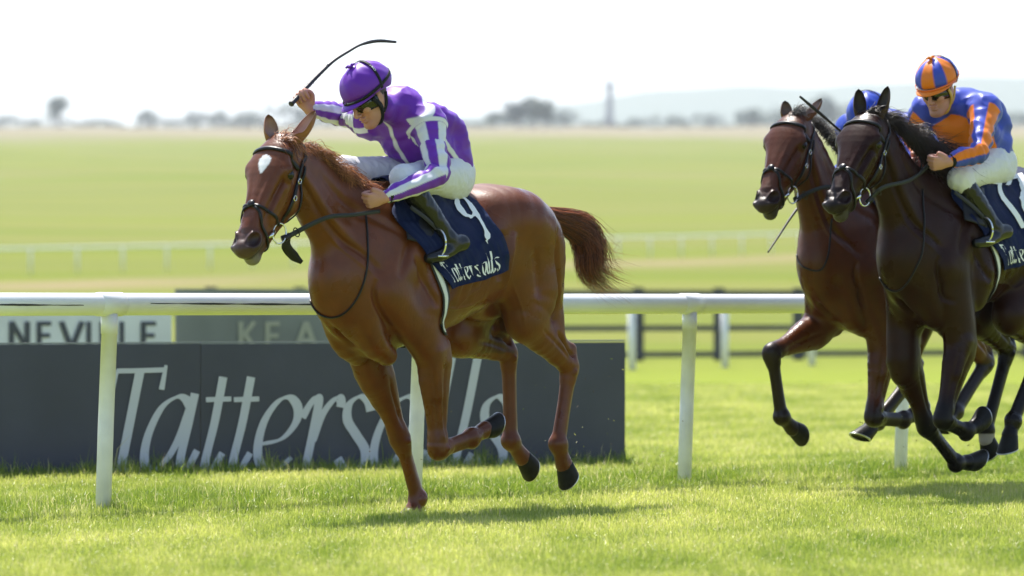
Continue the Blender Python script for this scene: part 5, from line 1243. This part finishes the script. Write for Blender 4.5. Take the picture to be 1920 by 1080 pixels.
# ---- leading rider
def rider1():
    A = f1.at; r, up, t = BASIS(f1)
    hc = A(695, 185, 0.02); R = dict(head=HF(hc, -12, 31, 3, 1.0), neck=A(748, 200, .0), SL=A(803, 232, .17), pel=A(832, 316, .0), EL=A(821, 326, .31), WL=A(720, 371, .24), hs=.0048,
             HL=A(832, 333, .10), KL=A(757, 334, .185), AL=A(843, 450, .275), TL=A(805, 484, .27))
    R['SR'] = R['SL'] + np.array([.05, -.35, .02]); R['ER'] = A(640, 214, -.42); R['WR'] = A(578, 203, -.38)
    R['HR'] = R['HL']*np.array([1, -1, 1]); R['KR'] = np.array([R['KL'][0]+.02, -.20, R['KL'][2]+.05]); R['AR'] = R['AL']*np.array([1, -1, 1]); R['TR'] = R['TL']*np.array([1, -1, 1])
    R['refL'] = (0, 1, .2); R['refR'] = (0, 0, -1.)
    R['handL'] = dict(pd=-.95*r - .20*up + .25*t, ac=-.85*up - .2*t - .2*r, bn=.85*t + .45*up, curl=(70, 92, 60), k=.97, thumb=(.15, .75, -.5))
    R['handR'] = dict(pd=-.50*r + .84*up + .1*t, ac=-.80*r - .50*up, bn=-.85*t - .2*r, curl=(75, 88, 50), k=1.0, thumb=(.8, .1, -.5))
    R['seat'] = (A(828, 343, .0) , np.array([.115, .17, .125])); R['back'] = ([A(796, 220, 0), A(820, 243, 0), A(832, 283, 0)], [.08,.095,.09], [.15,.16,.155])
    col = dict(jacket=jacket1, cap=lambda p, a: PUR, peak=PUR, pom=PUR, band_dark=True, vtext=True, vstrap=.016, upper_goggle=True)
    o = make_rider(f1, R, 'jockey in purple and white striped silks and purple cap, whip arm raised', col); return o, R
r1, R1 = rider1()
def whip(fr, pts, label, hand_t, rad=None, flap=True):
    w = fr.root('riding_whip'); tag(w, label, 'whip', 'whips carried by the jockeys')
    X = catmull(pts, 10); n = len(X); t = np.linspace(0, 1, n); rr = np.interp(t, [0, .02, .04, .3, .5, 1], [.014, .016, .0125, .0115, .0085, .0045]) if rad is None else rad
    k = int(n*.45); mb = MB(); rr2 = rr*(1 + .10*np.sin(np.arange(n)*2.4)); mb.tube(X[:k+1], rr2[:k+1], 10); mb.build('handle', M['whip'], w)
    mb = MB(); mb.tube(X[k:], rr[k:], 8); mb.build('shaft', M['whip'], w)
    if flap:
        q = int(n*.72); mb = MB(); flat_strap(mb, X[q:], [.010,.017,.017,.012], BASIS(fr)[2], .0035, 1); mb.build('flap', M['whip'], w)
    return w
A = f1.at
fist = R1['WR'] + nrm(R1['handR']['pd'])*.078 - nrm(R1['handR']['bn'])*.026
yw = fist[1]; ctr = A(552, 178, yw); dlt = fist - ctr
whip(f1, [A(*q, yw) + dlt*np.array([1, 1, .0]) for q in [(532,195),(543,184),(563,162),(585,139),(612,114),(640,96),(664,83),(695,76),(730,78)]], 'curved black whip raised in the right hand of the purple-capped jockey', 0)
CL1 = [[(838,541,.26),(872,533,.27),(908,521,.26),(944,503,.24)], [(800,478,.27),(845,478,.28),(890,470,.275),(936,450,.25)], [(745,398,.22),(800,400,.24),(852,396,.23),(905,402,.20)], [(738,372,.10),(790,366,.11),(835,362,.11),(874,370,.10)]]
sc1, cl1 = tack_set(h1, f1, P1, '9', 'Tattersalls', CL1, None, None)
g1 = [(.16,.22,1.42),(.10,.27,1.25),(.045,.28,1.10),(.03,.22,.95),(.03,.10,.87),(.03,.0,.86)]
ft = (R1['AL']*.35 + R1['TL']*.65) + np.array([0, 0, -.012])
saddle(h1, sc1, f1, P1, 0, [A(770, 388, .25), ft + np.array([.0, .0, .13])], ft, g1)
neck_strap(h1, P1, [A(680,408,.10), A(686,450,.14), A(684,510,.16), A(668,560,.14), A(640,590,.08), A(612,588,.0), A(590,560,-.08)])
mb = MB(); flat_strap(mb, [A(541,440,-.06), A(537,462,-.08), A(551,480,-.08), A(566,492,-.06)], [.02,.05,.05,.02], BASIS(f1)[2], .006); mb.build('rein_loop', M['leather'], br1)

# ---- dark bay with the orange and blue rider
f2 = Frame(1800, 27.15); A2 = f2.at; LIFT2 = .14
poll2 = A2(1629, 222, 0.0); hd2 = Head(poll2, 39, 5, 1.07)
J2 = dict(lift=LIFT2, **legset(A2, dict(
    LF=(.165, (1800, 640), (1768, 786), (1812, 808), (1830, 798), (1848, 776)),
    RF=(-.14, (1694, 672), (1737, 800), (1792, 869), (1813, 867), (1844, 860)),
    LH=(.145, (1895, 590), (1955, 650), (1900, 790), (1893, 816), (1886, 856)),
    RH=(-.14, (1832, 592), (1890, 655), (1849, 806), (1850, 824), (1858, 856)))))
J2['neck'] = neck(poll2, LIFT2)
h2, P2 = make_horse(J2, f2, hd2, 'dark', 'dark bay racehorse nearest the right edge, carrying the jockey in orange and blue', .0085,
    ears=[(1, (-.22, .16, .95), (.9, -.1, .0), .185, .036, (-.03, .0, .06)), (-1, (.0, -.03, 1), (.6, .7, 0), .175, .036, (0.05, .0, .0))])
def rider2():
    A = A2; r, up, t = BASIS(f2); hc = A(1760, 170, 0.0)
    R = dict(head=HF(hc, 8, 20, 2, 1.0), neck=A(1806, 198, .0), SL=A(1848, 206, .18), pel=A(1850, 296, .0), EL=A(1834, 284, .31), WL=A(1777, 304, .24), HL=A(1854, 312, .10), KL=A(1800, 336, .185), AL=A(1866, 428, .275), TL=A(1832, 456, .27))
    R['SR'] = R['SL'] + np.array([.06, -.36, .0]); R['ER'] = A(1700, 262, -.32); R['WR'] = A(1726, 306, -.12)
    R['HR'] = R['HL']*np.array([1, -1, 1]); R['KR'] = A(1742, 302, -.20); R['AR'] = R['AL']*np.array([1, -1, 1]); R['TR'] = R['TL']*np.array([1, -1, 1])
    R['refL'] = (0, 1, .2); R['refR'] = (0, -.3, 1.)
    R['handL'] = dict(pd=-.95*r - .1*up + .25*t, ac=-.85*up - .2*t - .2*r, bn=.85*t + .45*up, curl=(70, 92, 60), thumb=(.15, .75, -.5))
    R['handR'] = dict(pd=-.75*r - .2*up + .6*t, ac=-.85*up + .2*t, bn=-.85*r + .2*up, curl=(62, 85, 60), sgn=-1)
    R['seat'] = (A(1852, 318, .0), np.array([.118, .16, .12])); R['boot_top'] = .03; R['back'] = ([A(1830, 196, 0), A(1846, 223, 0), A(1850, 262, 0)], [.075,.09,.09], [.15,.155,.15])
    col = dict(jacket=jacket2, cap=cap2, peak=ORG, pom=ORG, band_m=M['org'], vstrap=.007, strap_m=M['strap_y'], upper_goggle=True)
    return make_rider(f2, R, 'jockey in blue silks with orange stripes and an orange and blue striped cap', col), R
M['org'] = mat('orange_ribbon', (.80,.16,.02), rough=.5); M['strap_y'] = mat('tan_strap', (.55,.33,.05), rough=.6)
r2, R2 = rider2()
br2, ring2 = bridle(h2, P2, hd2, hand=[A2(1655, 352, .13), A2(1700, 340, .15), A2(1724, 326, .10), A2(1742, 308, .06)], hand_r=None)
mane_hair(h2, 'mane', f2, [A2(1650, 226, 0), A2(1668, 236, 0), A2(1700, 270, 0), A2(1728, 300, 0), A2(1750, 325, 0)], 'dark', n=2000, L=(.13, .27), cols=DK_HAIR, r0=.0019, yside=.35, seed=14, spread=1.2)
mane_hair(h2, 'forelock', f2, [hd2(.03, .03, -.03), hd2(.0, .03, .02)], 'dark', n=260, L=(.08, .16), cols=DK_HAIR, r0=.0016, yside=.3, seed=19)
tail_hair(h2, f2, [np.array([-.98, 0, 1.66]), np.array([-1.2, 0, 1.64]), np.array([-1.42, 0, 1.48]), np.array([-1.58, 0, 1.28])], [.03,.06,.08,.06], n=700, cols=DK_HAIR, seed=8)
CL2 = [[(1882,507,.26),(1912,500,.27),(1944,488,.26),(1975,475,.24)], [(1848,445,.27),(1886,445,.28),(1930,438,.275),(1970,420,.25)], [(1795,365,.22),(1845,366,.24),(1895,358,.23),(1955,366,.20)], [(1785,340,.10),(1840,333,.11),(1885,326,.11),(1925,334,.10)]]
sc2, cl2 = tack_set(h2, f2, P2, '12', 'Tattersalls', CL2, None, None, LIFT2)
ft2 = (R2['AL']*.35 + R2['TL']*.65) + np.array([0, 0, -.012])
saddle(h2, sc2, f2, P2, LIFT2, [A2(1790, 360, .25), ft2 + np.array([.0, .0, .13])], ft2, [(x, y, z + LIFT2) for x, y, z in [(.12,.22,1.42),(.06,.27,1.25),(.0,.28,1.10),(-.01,.22,.95),(-.01,.10,.87),(-.01,.0,.86)]])
neck_strap(h2, P2, [A2(1728,355,.10), A2(1733,400,.14), A2(1731,470,.16), A2(1722,505,.16), A2(1700,540,.10), A2(1675,545,.0), A2(1650,520,-.08)])

# ---- bright bay between the dark bay and the rail
f3 = Frame(1647, 28.15); A3 = f3.at; LIFT3 = .12
poll3 = A3(1489, 224, 0.0); hd3 = Head(poll3, 36, 6, 1.05)
J3 = dict(lift=LIFT3, **legset(A3, dict(
    LF=(.165, (1655, 640), (1638, 782), (1694, 786), (1712, 778), (1735, 762)),
    RF=(-.14, (1535, 612), (1447, 662), (1465, 781), (1486, 803), (1508, 822)),
    LH=(.145, (1785, 600), (1850, 680), (1792, 772), (1776, 790), (1757, 812)),
    RH=(-.14, (1690, 612), (1712, 705), (1645, 790), (1632, 802), (1604, 826)))))
J3['neck'] = neck(poll3, LIFT3)
h3, P3 = make_horse(J3, f3, hd3, 'bay', 'bright bay racehorse between the dark bay and the rail, foreleg reaching forward', .0085,
    ears=[(1, (-.50, .28, .62), (.8, -.1, .5), .165, .034, (-.03, .0, .08)), (-1, (-.04, .02, 1), (.6, .8, 0), .12, .034, (0.15, .0, .0))])
def rider3():
    A = A3; r, up, t = BASIS(f3); hc = A(1630, 232, 0.0)
    R = dict(head=HF(hc, 6, 24, 0, 1.0), neck=A(1662, 238, .0), SL=A(1702, 240, .18), pel=A(1752, 305, .0), EL=A(1728, 300, .25), WL=A(1672, 322, .13), HL=A(1756, 320, .10), KL=A(1690, 350, .215), AL=A(1735, 445, .275), TL=A(1700, 468, .27))
    R['SR'] = R['SL'] + np.array([.06, -.36, .0]); R['ER'] = A(1606, 300, -.36); R['WR'] = A(1553, 342, -.28)
    R['HR'] = R['HL']*np.array([1, -1, 1]); R['KR'] = R['KL']*np.array([1, -1, 1]); R['AR'] = R['AL']*np.array([1, -1, 1]); R['TR'] = R['TL']*np.array([1, -1, 1])
    R['refL'] = (0, 1, .2); R['refR'] = (0, -.3, 1.)
    R['handL'] = dict(pd=-.95*r - .1*up + .25*t, ac=-.85*up - .2*t - .2*r, bn=.85*t + .45*up, curl=(70, 92, 60), thumb=(.15, .75, -.5))
    R['handR'] = dict(pd=-.8*r - .5*up + .1*t, ac=.5*r - .8*up, bn=.85*t, curl=(75, 88, 50))
    col = dict(jacket=jacket3, cap=lambda p, a: ROY, peak=ROY, pom=None, band_m=M['black'], vstrap=.008)
    return make_rider(f3, R, 'jockey in plain royal blue silks and cap, mostly hidden behind the dark bay\'s head', col), R
r3, R3 = rider3()
fist = R3['WR'] + nrm(R3['handR']['pd'])*.078 - nrm(R3['handR']['bn'])*.026
whip(f2, [A2(*q, -.22) for q in [(1728,322),(1700,324),(1650,303),(1592,259),(1545,219),(1500,181)]], 'long black whip slanting up to the left from behind the dark bay\'s head', 0)
whip(f3, [fist + (fist - A3(1512, 366, fist[1]))*.25, fist] + [A3(*q, fist[1]) for q in [(1512,366),(1500,384),(1480,412),(1460,443),(1440,473)]], 'black whip pointing down past the front of the bright bay\'s neck', 0, rad=None, flap=False)
br3, ring3 = bridle(h3, P3, hd3, hand=[A3(1540, 352, .11), A3(1600, 348, .15), A3(1650, 335, .12)])
mane_hair(h3, 'mane', f3, [A3(1510, 228, 0), A3(1530, 242, 0), A3(1560, 280, 0), A3(1600, 320, 0), A3(1640, 345, 0)], 'bay', n=1100, L=(.07, .14), cols=((.012,.009,.008), (.10,.08,.07)), r0=.0018, yside=.1, seed=24, blow=(-.5, 0, .7))
mane_hair(h3, 'forelock', f3, [hd3(.03, .03, -.03), hd3(-.01, .03, .02)], 'bay', n=240, L=(.05, .10), cols=((.03,.028,.026), (.22,.20,.19)), r0=.0018, yside=.2, seed=29, blow=(-.4, .2, .6))
tail_hair(h3, f3, [np.array([-.98, 0, 1.64]), np.array([-1.2, 0, 1.56]), np.array([-1.42, 0, 1.34]), np.array([-1.56, .02, 1.12])], [.03,.06,.08,.07], n=800, cols=DK_HAIR, seed=18)
CL3 = [[(q[0]-148, q[1]+8, q[2]) for q in r] for r in CL2]
sc3, cl3 = tack_set(h3, f3, P3, '', 'Tattersalls', CL3, None, None, LIFT3)
ft3 = (R3['AL']*.35 + R3['TL']*.65) + np.array([0, 0, -.012])
saddle(h3, sc3, f3, P3, LIFT3, [A3(1637, 370, .25), ft3 + np.array([.0, .0, .13])], ft3, [(x, y, z + LIFT3) for x, y, z in [(.12,.22,1.42),(.06,.27,1.25),(.0,.28,1.10),(-.01,.22,.95),(-.01,.10,.87),(-.01,.0,.86)]])
neck_strap(h3, P3, [A3(1560,410,.12), A3(1556,470,.13), A3(1540,505,.08), A3(1518,500,.0), A3(1500,478,-.07)])
